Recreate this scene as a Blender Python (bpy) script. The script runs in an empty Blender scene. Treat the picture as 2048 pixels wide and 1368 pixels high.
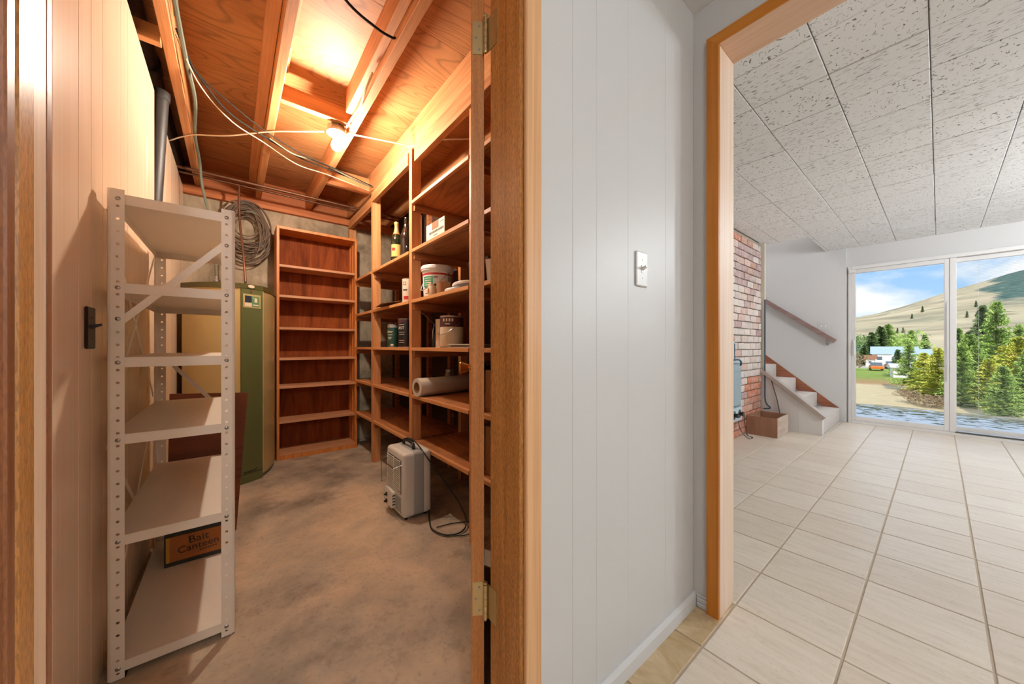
import bpy, bmesh, math, random
from mathutils import Vector, Matrix, noise
random.seed(7)
scene = bpy.context.scene
C = scene.collection

# ------------------------------------------------------------------ camera
H = 1.033                      # eye height
FPX = 692.0                    # focal length in pixels of a 2048 px frame
HOR = 692.0
cam = bpy.data.cameras.new('camera')
cam.sensor_fit = 'HORIZONTAL'; cam.sensor_width = 36.0
cam.lens = FPX / 2048 * 36.0
cam.shift_y = (HOR - 684.0) / 2048
cam.clip_start = 0.02; cam.clip_end = 6000
camo = bpy.data.objects.new('camera', cam); C.objects.link(camo)
camo.location = (0, 0, H); camo.rotation_euler = (math.radians(90), 0, math.radians(-39))
scene.camera = camo

# ------------------------------------------------------------------ view
vs = scene.view_settings
vs.view_transform = 'Standard'; vs.look = 'None'; vs.exposure = 0.0; vs.gamma = 1.0
vs.use_curve_mapping = False

def lin(r, g, b):
    f = lambda c: (c/255)/12.92 if c/255 <= 0.04045 else ((c/255+0.055)/1.055)**2.4
    return (f(r), f(g), f(b), 1.0)

# ------------------------------------------------------------------ sky
BULB = 1800.0; LAMP_LIV = 270.0; FILL_HALL = 95.0; FILL_FLOOR = 42.0; FILL_UP = 120.0; FILL_TORCH = 920.0; SUN = 4.0; SKY = 1.15  # hall, floor, upper and torchiere values drive unseen lamps added for brightness
world = bpy.data.worlds.new('World'); scene.world = world; world.use_nodes = True
wn = world.node_tree.nodes; wl = world.node_tree.links; wn.clear()
wo = wn.new('ShaderNodeOutputWorld'); wb = wn.new('ShaderNodeBackground'); wl.new(wb.outputs[0], wo.inputs[0])
tc = wn.new('ShaderNodeTexCoord'); mp = wn.new('ShaderNodeMapping'); mp.inputs['Scale'].default_value = (1, 1, 2.2)
mp.inputs['Location'].default_value = (0.37, 0.1, 0.0)
wl.new(tc.outputs['Generated'], mp.inputs[0])
nz = wn.new('ShaderNodeTexNoise'); nz.inputs['Scale'].default_value = 4.6; nz.inputs['Detail'].default_value = 7
nz.inputs['Roughness'].default_value = 0.52; wl.new(mp.outputs[0], nz.inputs['Vector'])
cr = wn.new('ShaderNodeValToRGB'); cr.color_ramp.elements[0].position = 0.42; cr.color_ramp.elements[1].position = 0.55
wl.new(nz.outputs['Fac'], cr.inputs[0])
sx = wn.new('ShaderNodeSeparateXYZ'); wl.new(tc.outputs['Generated'], sx.inputs[0])
gr = wn.new('ShaderNodeValToRGB'); wl.new(sx.outputs['Z'], gr.inputs[0])
gr.color_ramp.elements[0].color = lin(188, 222, 250); gr.color_ramp.elements[1].color = lin(96, 168, 238)
gr.color_ramp.elements[0].position = 0.0; gr.color_ramp.elements[1].position = 0.35
mx = wn.new('ShaderNodeMix'); mx.data_type = 'RGBA'
wl.new(cr.outputs[0], mx.inputs[0]); wl.new(gr.outputs[0], mx.inputs[6]); mx.inputs[7].default_value = (0.95, 0.96, 0.98, 1)
wl.new(mx.outputs[2], wb.inputs[0]); wb.inputs[1].default_value = SKY

sun = bpy.data.lights.new('sun', 'SUN'); sun.energy = SUN; sun.angle = 0.009; sun.color = (1.0, 0.95, 0.86)
suno = bpy.data.objects.new('sun', sun); C.objects.link(suno)
suno.rotation_euler = Vector((0.80, 0.25, -0.55)).to_track_quat('-Z', 'Y').to_euler()

portal = bpy.data.lights.new('window_portal', 'AREA'); portal.shape = 'RECTANGLE'; portal.size = 1.9; portal.size_y = 2.0
portal.cycles.is_portal = True
po = bpy.data.objects.new('window_portal', portal); C.objects.link(po)
po.location = (6.62, -0.15, 1.05); po.rotation_euler = (math.radians(90), 0, math.radians(90))

# ------------------------------------------------------------------ mesh helpers
class MB:
    def __init__(s): s.bm = bmesh.new()
    def box(s, x0, x1, y0, y1, z0, z1, bev=0.0):
        x0, x1 = min(x0, x1), max(x0, x1); y0, y1 = min(y0, y1), max(y0, y1); z0, z1 = min(z0, z1), max(z0, z1)
        r = bmesh.ops.create_cube(s.bm, size=1.0)
        for v in r['verts']:
            v.co = Vector(((x0+x1)/2+v.co.x*(x1-x0), (y0+y1)/2+v.co.y*(y1-y0), (z0+z1)/2+v.co.z*(z1-z0)))
        if bev > 0:
            es = list({e for v in r['verts'] for e in v.link_edges})
            bmesh.ops.bevel(s.bm, geom=es, offset=bev, segments=2 if bev > .006 else 1, affect='EDGES', profile=0.6)
        return s
    def beam(s, p0, p1, w, t, up=(0, 0, 1)):
        """rectangular bar from p0 to p1; w across, t along up"""
        p0, p1 = Vector(p0), Vector(p1); d = (p1-p0).normalized(); u = Vector(up)
        a = d.cross(u).normalized(); u = a.cross(d).normalized()
        vs = []
        for p in (p0, p1):
            for i, j in ((-1, -1), (1, -1), (1, 1), (-1, 1)):
                vs.append(s.bm.verts.new(p + a*w/2*i + u*t/2*j))
        for f in ((3, 2, 1, 0), (4, 5, 6, 7), (0, 1, 5, 4), (1, 2, 6, 5), (2, 3, 7, 6), (3, 0, 4, 7)):
            s.bm.faces.new([vs[k] for k in f])
        return s
    def prism(s, pts, ext):
        """pts: list of 3D points (planar polygon), extruded along ext"""
        ext = Vector(ext)
        a = [s.bm.verts.new(Vector(p)) for p in pts]; b = [s.bm.verts.new(Vector(p)+ext) for p in pts]
        n = len(pts)
        s.bm.faces.new(a[::-1]); s.bm.faces.new(b)
        for i in range(n): s.bm.faces.new((a[i], a[(i+1) % n], b[(i+1) % n], b[i]))
        bmesh.ops.recalc_face_normals(s.bm, faces=s.bm.faces)
        return s
    def tube(s, pts, r, seg=8, smooth=0, cap=True, radii=None):
        pts = [Vector(p) for p in pts]
        if smooth:
            out = []
            P = [pts[0]*2-pts[1]] + pts + [pts[-1]*2-pts[-2]]
            for i in range(1, len(P)-2):
                for k in range(smooth):
                    t = k/smooth; a, b, c, d = P[i-1], P[i], P[i+1], P[i+2]
                    out.append(0.5*((2*b)+(c-a)*t+(2*a-5*b+4*c-d)*t*t+(3*b-a-3*c+d)*t**3))
            out.append(pts[-1]); pts = out
        rings = []; prev = None
        for i, p in enumerate(pts):
            d = (pts[min(i+1, len(pts)-1)]-pts[max(i-1, 0)]).normalized()
            if prev is None:
                a = d.orthogonal().normalized()
            else:
                a = (prev - d*prev.dot(d)); a = a.normalized() if a.length > 1e-6 else d.orthogonal().normalized()
            prev = a; b = d.cross(a)
            rr = radii[i] if radii else r
            rings.append([s.bm.verts.new(p+(a*math.cos(2*math.pi*k/seg)+b*math.sin(2*math.pi*k/seg))*rr) for k in range(seg)])
        for i in range(len(rings)-1):
            for k in range(seg):
                s.bm.faces.new((rings[i][k], rings[i][(k+1) % seg], rings[i+1][(k+1) % seg], rings[i+1][k]))
        if cap:
            s.bm.faces.new(rings[0][::-1]); s.bm.faces.new(rings[-1])
        return s
    def lathe(s, prof, c=(0, 0, 0), seg=24, axis=(0, 0, 1)):
        """prof: (r, h) pairs along axis"""
        c = Vector(c); ax = Vector(axis).normalized(); a = ax.orthogonal().normalized(); b = ax.cross(a)
        rings = []
        for r, h in prof:
            if r < 1e-6: rings.append([s.bm.verts.new(c+ax*h)])
            else: rings.append([s.bm.verts.new(c+ax*h+(a*math.cos(2*math.pi*k/seg)+b*math.sin(2*math.pi*k/seg))*r) for k in range(seg)])
        for i in range(len(rings)-1):
            A, B = rings[i], rings[i+1]
            for k in range(seg):
                k2 = (k+1) % seg
                if len(A) == 1 and len(B) == 1: continue
                if len(A) == 1: s.bm.faces.new((A[0], B[k2], B[k]))
                elif len(B) == 1: s.bm.faces.new((A[k], A[k2], B[0]))
                else: s.bm.faces.new((A[k], A[k2], B[k2], B[k]))
        return s
    def quad(s, *pts):
        s.bm.faces.new([s.bm.verts.new(Vector(p)) for p in pts]); return s
    def mesh(s, name, mat=None, smooth=True, ang=35):
        me = bpy.data.meshes.new(name); s.bm.normal_update(); s.bm.to_mesh(me); s.bm.free()
        if mat: me.materials.append(mat)
        if smooth:
            me.shade_smooth(); me.set_sharp_from_angle(angle=math.radians(ang))
        return me

MW = {}
def link(name, data, parent=None, mw=None):
    o = bpy.data.objects.new(name, data); C.objects.link(o)
    m = mw if mw is not None else Matrix.Identity(4)
    MW[o] = m
    if parent is not None:
        o.parent = parent; loc = MW[parent].inverted() @ m
    else: loc = m
    o.matrix_local = loc if parent is not None else loc
    if parent is None: o.matrix_world = m
    return o
def tag(o, label=None, cat=None, group=None, kind=None):
    if label: o['label'] = label
    if cat: o['category'] = cat
    if group: o['group'] = group
    if kind: o['kind'] = kind
    return o
def origin_bm(bm):
    """lowest-centre of a bmesh"""
    xs = [v.co for v in bm.verts]
    lo = Vector((min(v.x for v in xs), min(v.y for v in xs), min(v.z for v in xs)))
    hi = Vector((max(v.x for v in xs), max(v.y for v in xs), max(v.z for v in xs)))
    return Vector(((lo.x+hi.x)/2, (lo.y+hi.y)/2, lo.z))
def obj(name, mb, mat, parent=None, local=False, smooth=True, ang=35):
    """mb in world coordinates (local=True: in the parent's frame)"""
    if local:
        org = Vector((0, 0, 0)); mw = MW[parent].copy()
    else:
        org = origin_bm(mb.bm)
        mw = Matrix.Translation(org)
        bmesh.ops.translate(mb.bm, verts=mb.bm.verts, vec=-org)
    me = mb.mesh(name, mat, smooth, ang)
    return link(name, me, parent, mw)
def empty(name, loc, rz=0.0, rot=None):
    m = Matrix.Translation(Vector(loc)) @ (rot.to_4x4() if rot else Matrix.Rotation(rz, 4, 'Z'))
    o = link(name, None, None, m); o.empty_display_size = 0.1
    return o
def struct(o, label):
    o['kind'] = 'structure'; o['label'] = label; return o
def box(name, mat, parent, x0, x1, y0, y1, z0, z1, bev=0.0, local=False):
    return obj(name, MB().box(x0, x1, y0, y1, z0, z1, bev), mat, parent, local)
def text_mb(txt, size, ext=0.0006, shear=0.0):
    cu = bpy.data.curves.new('lettering', 'FONT'); cu.body = txt; cu.size = size; cu.extrude = ext; cu.shear = shear
    cu.align_x = 'CENTER'; cu.align_y = 'CENTER'; cu.resolution_u = 3
    t = bpy.data.objects.new('lettering', cu); C.objects.link(t)
    bpy.context.view_layer.update()
    me = bpy.data.meshes.new_from_object(t.evaluated_get(bpy.context.evaluated_depsgraph_get()))
    bpy.data.objects.remove(t); bpy.data.curves.remove(cu)
    m = MB(); m.bm.from_mesh(me); bpy.data.meshes.remove(me)
    return m
def frame(o, xa, ya):
    """matrix with x axis xa and y axis ya at o"""
    xa = Vector(xa).normalized(); ya = Vector(ya); za = xa.cross(ya).normalized(); ya = za.cross(xa)
    m = Matrix.Identity(4)
    for i in range(3): m[i][0] = xa[i]; m[i][1] = ya[i]; m[i][2] = za[i]; m[i][3] = o[i]
    return m
def lettering(txt, size, o, xa, ya, mat, parent, ext=0.0006, wrap=None, shear=0.0):
    m = text_mb(txt, size, ext, shear)
    if wrap:
        cx, cy, r = wrap                     # bend around a vertical cylinder of radius r about (cx, cy)
        a0 = math.atan2(o[1]-cy, o[0]-cx)
        for v in m.bm.verts:
            a = a0 + v.co.x/r; rr = r+0.0004+v.co.z
            v.co = Vector((cx+rr*math.cos(a), cy+rr*math.sin(a), o[2]+v.co.y))
    else:
        bmesh.ops.transform(m.bm, matrix=frame(o, xa, ya), verts=m.bm.verts)
    return obj('lettering', m, mat, parent, smooth=False)
def at(px, py, D):
    """world point seen at a pixel at depth D"""
    lat = (px-1024)/FPX*D; s, c = math.sin(math.radians(39)), math.cos(math.radians(39))
    return Vector((s*D+c*lat, c*D-s*lat, H-(py-HOR)/FPX*D))
def ang_y(px, x):                                  # y on plane x seen at pixel column px
    return x/math.tan(math.atan((px-1024)/FPX)+math.radians(39))

# ------------------------------------------------------------------ materials
MATS = {}
class NT:
    def __init__(s, name):
        s.m = bpy.data.materials.new(name); s.m.use_nodes = True
        s.n = s.m.node_tree.nodes; s.l = s.m.node_tree.links; s.n.clear()
        s.out = s.n.new('ShaderNodeOutputMaterial'); s.b = s.n.new('ShaderNodeBsdfPrincipled')
        s.l.new(s.b.outputs[0], s.out.inputs[0]); MATS[name] = s.m
    def node(s, t, **k):
        n = s.n.new(t)
        for a, v in k.items(): setattr(n, a, v)
        return n
    def put(s, node, inp, v):
        if hasattr(v, 'bl_idname') or isinstance(v, bpy.types.NodeSocket): s.l.new(v, node.inputs[inp])
        else: node.inputs[inp].default_value = v
    def coord(s, scale=(1, 1, 1), rot=(0, 0, 0), rnd=True, world=False):
        if world:
            v = s.node('ShaderNodeNewGeometry').outputs['Position']
        else:
            v = s.node('ShaderNodeTexCoord').outputs['Object']
        if rnd and not world:
            oi = s.node('ShaderNodeObjectInfo'); mu = s.node('ShaderNodeMath', operation='MULTIPLY'); mu.inputs[1].default_value = 37.0
            s.l.new(oi.outputs['Random'], mu.inputs[0])
            ad = s.node('ShaderNodeVectorMath', operation='ADD'); s.l.new(v, ad.inputs[0]); s.l.new(mu.outputs[0], ad.inputs[1]); v = ad.outputs[0]
        mp = s.node('ShaderNodeMapping'); mp.inputs['Scale'].default_value = scale; mp.inputs['Rotation'].default_value = rot
        s.l.new(v, mp.inputs[0]); return mp.outputs[0]
    def noise(s, vec, scale=1.0, detail=4, rough=0.5, dist=0.0):
        n = s.node('ShaderNodeTexNoise'); s.l.new(vec, n.inputs['Vector'])
        n.inputs['Scale'].default_value = scale; n.inputs['Detail'].default_value = detail
        n.inputs['Roughness'].default_value = rough; n.inputs['Distortion'].default_value = dist
        return n.outputs['Fac']
    def ramp(s, fac, stops):
        r = s.node('ShaderNodeValToRGB'); s.l.new(fac, r.inputs[0]); e = r.color_ramp.elements
        while len(e) < len(stops): e.new(0.5)
        for k, (p, c) in enumerate(stops):
            e[k].position = p; e[k].color = c if hasattr(c, '__len__') else (c, c, c, 1)
        return r.outputs[0]
    def mix(s, fac, a, b, mode='MIX'):
        n = s.node('ShaderNodeMix', data_type='RGBA', blend_type=mode)
        for i, v in ((0, fac), (6, a), (7, b)): s.put(n, i, v)
        return n.outputs[2]
    def math(s, op, a, b=0.0):
        n = s.node('ShaderNodeMath', operation=op); s.put(n, 0, a); s.put(n, 1, b); return n.outputs[0]
    def bump(s, h, strength=0.2, dist=0.01):
        n = s.node('ShaderNodeBump'); n.inputs['Strength'].default_value = strength; n.inputs['Distance'].default_value = dist
        s.l.new(h, n.inputs['Height']); s.l.new(n.outputs[0], s.b.inputs['Normal'])
    def done(s, col, rough=0.5, metal=0.0, spec=0.5):
        s.put(s.b, 'Base Color', col); s.put(s.b, 'Roughness', rough); s.put(s.b, 'Metallic', metal)
        s.b.inputs['Specular IOR Level'].default_value = spec
        return s.m

def plain(name, col, rough=0.5, metal=0.0, var=0.06, scale=6.0, spec=0.5, bump=0.0):
    t = NT(name); v = t.coord(); f = t.noise(v, scale, 5, 0.6)
    c = t.mix(t.math('MULTIPLY', f, 1.0), tuple(x*(1-var) for x in col[:3])+(1,), tuple(min(1, x*(1+var)) for x in col[:3])+(1,))
    if bump: t.bump(t.noise(v, scale*14, 3), bump, 0.002)
    return t.done(c, rough, metal, spec)

AX = {'x': 0, 'y': 1, 'z': 2}
def wood(name, dark, light, axis='z', across=22.0, along=1.1, rough=0.5, knots=0.0, fine=0.25, bump=0.08, pores=0.0, spec=0.4):
    t = NT(name)
    sc = [across]*3; sc[AX[axis]] = along
    v = t.coord(tuple(sc)); f = t.noise(v, 1.0, 6, 0.6, 1.2)
    col = t.ramp(f, [(0.30, dark), (0.70, light)])
    sf = [across*9]*3; sf[AX[axis]] = along*5
    ff = t.noise(t.coord(tuple(sf)), 1.0, 3, 0.6)
    col = t.mix(fine, col, t.ramp(ff, [(0.35, 0.35), (0.65, 1.0)]), 'MULTIPLY')
    if pores:
        sp = [across*24]*3; sp[AX[axis]] = across*4.5
        pf = t.noise(t.coord(tuple(sp)), 1.0, 2, 0.5)
        col = t.mix(pores, col, t.ramp(pf, [(0.44, 0.30), (0.52, 1.0)]), 'MULTIPLY')
    if knots:
        kv = [5.0]*3; kv[AX[axis]] = 2.2
        vo = t.node('ShaderNodeTexVoronoi'); t.l.new(t.coord(tuple(kv)), vo.inputs['Vector']); vo.inputs['Scale'].default_value = 1.0
        k = t.ramp(vo.outputs['Distance'], [(0.03, 0.25), (0.10, 1.0)])
        col = t.mix(knots, col, k, 'MULTIPLY')
    if bump: t.bump(ff, bump, 0.002)
    return t.done(col, rough, 0, spec)
def plywood(name, dark, light, along='x', freq=9.0, rough=0.6, sc=1.0):
    t = NT(name)
    s = [3.2*sc]*3; s[AX[along]] = 0.75*sc
    f = t.noise(t.coord(tuple(s)), 1.0, 2, 0.45, 0.5)
    g = t.math('PINGPONG', t.math('MULTIPLY', f, freq*2), 1.0)
    base = t.ramp(t.noise(t.coord((1.5, 1.5, 1.5)), 1.0, 4, 0.6), [(0.3, dark), (0.7, light)])
    col = t.mix(0.55, base, t.ramp(g, [(0.0, 0.35), (0.35, 0.95), (1.0, 1.0)]), 'MULTIPLY')
    s2 = [90*sc]*3; s2[AX[along]] = 5*sc
    col = t.mix(0.25, col, t.ramp(t.noise(t.coord(tuple(s2)), 1.0, 3), [(0.35, 0.4), (0.65, 1.0)]), 'MULTIPLY')
    vo = t.node('ShaderNodeTexVoronoi'); t.l.new(t.coord((2.6, 2.6, 2.6)), vo.inputs['Vector']); vo.inputs['Scale'].default_value = 1.0
    col = t.mix(0.6, col, t.ramp(vo.outputs['Distance'], [(0.025, 0.15), (0.07, 1.0)]), 'MULTIPLY')
    return t.done(col, rough, 0, 0.35)

M_joist = wood('joist_fir', lin(186, 118, 66), lin(226, 162, 106), 'y', 26, 1.0, 0.55, 0.5)
M_joistx = wood('blocking_fir', lin(186, 118, 66), lin(226, 162, 106), 'x', 26, 1.0, 0.55, 0.5)
M_post = wood('shelf_post_fir', lin(186, 116, 66), lin(226, 162, 104), 'z', 26, 1.0, 0.55, 0.4)
M_ply = plywood('subfloor_plywood', lin(166, 102, 56), lin(202, 142, 88), 'x', 24)
M_plyshelf = plywood('shelf_plywood', lin(150, 86, 48), lin(196, 126, 74), 'y', 12)
M_plyshelf_edge = wood('shelf_edge_pine', lin(196, 128, 74), lin(226, 164, 106), 'y', 30, 1.0, 0.55)
M_cleat = wood('cleat_fir', lin(150, 86, 48), lin(200, 130, 80), 'x', 30, 1.0, 0.6)
M_darkply = plywood('leaning_plywood', lin(92, 44, 18), lin(140, 72, 32), 'x', 8)
M_pine_panel = wood('pine_panel', lin(236, 204, 172), lin(243, 216, 186), 'z', 26, 0.5, 0.26, 0.10, 0.07, 0.02, 0, 0.5)
M_jamb = wood('mahogany_jamb', lin(178, 114, 52), lin(216, 152, 86), 'z', 18, 0.7, 0.32, 0, 0.25, 0.05, 0.45)
M_jamb_raw = wood('pale_jamb', lin(222, 180, 140), lin(242, 210, 176), 'z', 24, 0.8, 0.35, 0, 0.2, 0.05)
M_jamb_dark = wood('dark_stop', lin(126, 74, 42), lin(168, 106, 64), 'z', 24, 0.8, 0.35, 0, 0.3, 0.06, 0.3)
M_dooredge = wood('door_edge', lin(192, 118, 60), lin(218, 150, 88), 'z', 22, 0.8, 0.42, 0, 0.25, 0.04, 0.25)
M_doorface = wood('door_face', lin(110, 60, 30), lin(150, 88, 46), 'z', 14, 0.6, 0.35, 0, 0.25, 0.04, 0.3)
M_casing_pine = wood('casing_pine', lin(206, 150, 100), lin(232, 184, 136), 'z', 30, 0.6, 0.4, 0.2, 0.15, 0.03)
M_casing_or = wood('casing_amber', lin(182, 104, 20), lin(208, 132, 44), 'z', 24, 0.7, 0.38, 0.3, 0.15, 0.03)
M_casing_ory = wood('casing_amber_head', lin(182, 104, 20), lin(208, 132, 44), 'y', 24, 0.7, 0.38, 0.3, 0.15, 0.03)
M_oppine = wood('opening_jamb_pine', lin(228, 198, 172), lin(244, 222, 202), 'z', 24, 0.7, 0.4, 0.5, 0.12, 0.02)
M_oppiney = wood('opening_head_pine', lin(212, 170, 138), lin(234, 198, 170), 'y', 24, 0.7, 0.4, 0.6, 0.12, 0.02)
M_bookcase = wood('bookcase_fir', lin(196, 112, 48), lin(224, 144, 74), 'z', 26, 0.8, 0.45, 0, 0.2, 0.04)
M_bookshelf = wood('bookcase_shelf', lin(184, 124, 84), lin(216, 160, 116), 'x', 26, 0.8, 0.5, 0, 0.2, 0.04)
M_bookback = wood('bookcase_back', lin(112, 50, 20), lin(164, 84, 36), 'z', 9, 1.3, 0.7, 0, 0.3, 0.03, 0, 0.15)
M_sill = wood('sill_fir', lin(164, 86, 42), lin(208, 126, 70), 'x', 24, 0.8, 0.6, 0.3)
M_boxwood = wood('crate_board', lin(150, 108, 84), lin(178, 132, 104), 'z', 8, 1.5, 0.6, 0, 0.15, 0.03)
M_boxend = wood('crate_end', lin(180, 158, 140), lin(216, 198, 184), 'x', 12, 2.5, 0.55, 0, 0.15, 0.03)
M_skirt = wood('stair_skirt', lin(140, 82, 58), lin(172, 108, 80), 'y', 16, 1.5, 0.45)
M_rail = wood('handrail_wood', lin(136, 108, 104), lin(168, 140, 132), 'y', 24, 1.5, 0.4)

M_white_metal = plain('shelf_enamel', lin(240, 228, 210), 0.38, 0, 0.05, 5)
M_steel = plain('steel', lin(170, 165, 160), 0.32, 1.0, 0.1)
M_brass = plain('brass', lin(206, 184, 136), 0.34, 0.85, 0.06)
M_knobbrass = plain('knob_brass', lin(206, 150, 84), 0.22, 1.0, 0.05)
M_black = plain('black_plastic', lin(26, 25, 25), 0.45, 0, 0.2)
M_bronze = plain('bronze_plate', lin(44, 33, 26), 0.4, 0.5, 0.2)
M_drain = plain('abs_pipe', lin(30, 29, 29), 0.38, 0, 0.2)
M_greypipe = plain('cast_pipe', lin(56, 54, 52), 0.5, 0.2, 0.15)
M_copper = plain('old_copper', lin(112, 74, 52), 0.45, 0.6, 0.25, 12)
M_romex = plain('romex_cream', lin(232, 204, 168), 0.5)
M_cabgrey = plain('cable_grey', lin(112, 116, 100), 0.8, 0, 0.1, 6, 0.15)
M_cabdark = plain('cable_dark', lin(44, 40, 34), 0.85, 0, 0.1, 6, 0.1)
M_coil = plain('coil_cable', lin(112, 92, 74), 0.6, 0, 0.25, 20)
M_white = plain('white_plastic', lin(232, 230, 226), 0.4, 0, 0.03)
M_porc = plain('porcelain', lin(238, 234, 226), 0.25, 0, 0.02)
M_greywhite = plain('grey_plate', lin(208, 206, 203), 0.35, 0, 0.03)
M_vinyl = plain('window_vinyl', lin(226, 222, 219), 0.42, 0, 0.02)
M_trackdark = plain('track_dark', lin(80, 78, 76), 0.5)
M_heater = plain('heater_tan', lin(222, 215, 201), 0.38, 0, 0.06)
M_heater2 = plain('heater_grey', lin(166, 165, 158), 0.42, 0, 0.06)
M_gold = plain('furnace_gold', lin(196, 174, 118), 0.26, 0.1, 0.06, 3)
M_green = plain('furnace_green', lin(94, 100, 60), 0.36, 0.0, 0.08, 3)
M_greentrim = plain('furnace_cap', lin(84, 80, 42), 0.4, 0.0, 0.1, 3)
M_red = plain('red', lin(186, 34, 30), 0.45)
M_orange = plain('orange', lin(216, 110, 40), 0.5)
M_teal = plain('teal_label', lin(46, 150, 112), 0.5)
M_cangreen = plain('can_green', lin(36, 74, 62), 0.45)
M_cream = plain('can_cream', lin(222, 204, 174), 0.5)
M_burg = plain('burgundy_label', lin(76, 34, 40), 0.45)
M_goldfoil = plain('gold_foil', lin(216, 178, 110), 0.35, 0.5)
M_label = plain('gold_label', lin(214, 172, 92), 0.5)
M_ink = plain('ink', lin(58, 44, 36), 0.6)
M_paper = plain('carton_white', lin(232, 216, 192), 0.6, 0, 0.03)
M_carton = plain('carton_brown', lin(150, 104, 66), 0.7, 0, 0.08)
M_film = plain('plastic_roll', lin(206, 194, 176), 0.3, 0, 0.05)
M_baitlabel = plain('bait_label', lin(176, 104, 42), 0.6, 0, 0.12, 14)
M_yellow = plain('bait_border', lin(206, 150, 52), 0.6)
M_olive = plain('bait_olive', lin(48, 50, 36), 0.6)
M_lblue = plain('label_navy', lin(40, 52, 66), 0.4)
M_lgreen = plain('label_green', lin(98, 138, 94), 0.45)
M_stove = plain('stove_bluegrey', lin(186, 204, 212), 0.4, 0, 0.05)
M_stovedk = plain('stove_edge', lin(54, 76, 92), 0.4)
M_carpet = plain('carpet', lin(208, 200, 194), 0.95, 0, 0.08, 60, 0.1, 0.4)
M_stairwhite = plain('stair_paint', lin(222, 217, 212), 0.5, 0, 0.03)
M_hand = plain('rail_cap', lin(190, 176, 166), 0.3, 0.4, 0.1)
M_beige = plain('beige_trim', lin(214, 204, 186), 0.5)

def glassmat(name, col=(1, 1, 1, 1), rough=0.0):
    """thin window glass: mostly transparent with a fresnel gloss"""
    t = NT(name); t.n.remove(t.b)
    tr = t.node('ShaderNodeBsdfTransparent'); gl = t.node('ShaderNodeBsdfGlossy'); gl.inputs['Roughness'].default_value = 0.02
    tr.inputs[0].default_value = (0.97, 0.98, 0.98, 1)
    fr = t.node('ShaderNodeFresnel'); fr.inputs[0].default_value = 1.25
    ms = t.node('ShaderNodeMixShader'); t.l.new(fr.outputs[0], ms.inputs[0]); t.l.new(tr.outputs[0], ms.inputs[1]); t.l.new(gl.outputs[0], ms.inputs[2])
    t.l.new(ms.outputs[0], t.out.inputs[0]); return t.m
M_glass = glassmat('window_glass')
def bottleglass(name, col):
    t = NT(name); t.b.inputs['Base Color'].default_value = col; t.b.inputs['Roughness'].default_value = 0.06
    t.b.inputs['Specular IOR Level'].default_value = 0.8; return t.m
M_bottle = bottleglass('bottle_green_glass', lin(24, 30, 16)); M_bottle2 = bottleglass('bottle_dark_glass', lin(34, 24, 18))
M_jar = bottleglass('jar_glass', lin(130, 112, 94))
def emit(name, col, st):
    t = NT(name); t.n.remove(t.b); e = t.node('ShaderNodeEmission'); e.inputs[0].default_value = col; e.inputs[1].default_value = st
    t.l.new(e.outputs[0], t.out.inputs[0]); return t.m
M_bulb = emit('bulb_glow', (1.0, 0.89, 0.76, 1), BULB)
M_lampliv = emit('living_globe', (0.92, 0.97, 1.0, 1), LAMP_LIV)
M_fillhall = emit('hall_fill_glow', (0.97, 0.98, 1.0, 1), FILL_HALL)
M_filltorch = emit('torchiere_fill_glow', (0.84, 0.93, 1.0, 1), FILL_TORCH)
M_fillup = emit('upper_fill_glow', (0.94, 0.97, 1.0, 1), FILL_UP)
M_fillfloor = emit('floor_fill_glow', (1.0, 0.92, 0.82, 1), FILL_FLOOR)

def m_concrete_wall():
    t = NT('concrete_wall'); v = t.coord((1, 1, 1), rnd=False)
    a = t.noise(v, 3.5, 8, 0.65, 0.6); b = t.noise(t.coord((14, 14, 3), rnd=False), 1.0, 5, 0.6)
    col = t.ramp(a, [(0.28, lin(104, 90, 72)), (0.5, lin(176, 158, 132)), (0.72, lin(206, 186, 158))])
    col = t.mix(0.45, col, t.ramp(b, [(0.35, 0.45), (0.6, 1.0)]), 'MULTIPLY')
    t.bump(t.noise(v, 40, 6), 0.5, 0.006); return t.done(col, 0.9, 0, 0.2)
def m_concrete_floor():
    t = NT('concrete_floor'); v = t.coord((1, 1, 1), rnd=False)
    a = t.noise(v, 1.5, 9, 0.62, 0.15); b = t.noise(v, 6, 9, 0.72); c = t.noise(v, 60, 4, 0.6); d = t.noise(v, 2.6, 9, 0.7)
    col = t.ramp(a, [(0.34, lin(150, 138, 122)), (0.5, lin(186, 168, 145)), (0.66, lin(220, 192, 158))])
    col = t.mix(0.8, col, t.ramp(d, [(0.32, 0.30), (0.50, 1.0)]), 'MULTIPLY')
    col = t.mix(0.45, col, t.ramp(b, [(0.32, 0.5), (0.6, 1.0)]), 'MULTIPLY')
    col = t.mix(0.3, col, t.ramp(c, [(0.32, 0.4), (0.45, 1.0)]), 'MULTIPLY')
    vo = t.node('ShaderNodeTexVoronoi'); vo.feature = 'DISTANCE_TO_EDGE'; vo.inputs['Scale'].default_value = 0.9
    dv = t.node('ShaderNodeVectorMath', operation='ADD'); nn = t.node('ShaderNodeTexNoise'); nn.inputs['Scale'].default_value = 5; t.l.new(v, nn.inputs['Vector'])
    t.l.new(v, dv.inputs[0]); t.l.new(nn.outputs['Color'], dv.inputs[1]); t.l.new(dv.outputs[0], vo.inputs['Vector'])
    col = t.mix(0.35, col, t.ramp(vo.outputs['Distance'], [(0.001, 0.4), (0.004, 1.0)]), 'MULTIPLY')
    t.bump(t.noise(v, 70, 5), 0.15, 0.003); return t.done(col, t.ramp(b, [(0.3, 0.5), (0.7, 0.75)]), 0, 0.35)
M_cwall = m_concrete_wall(); M_cfloor = m_concrete_floor()
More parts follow.
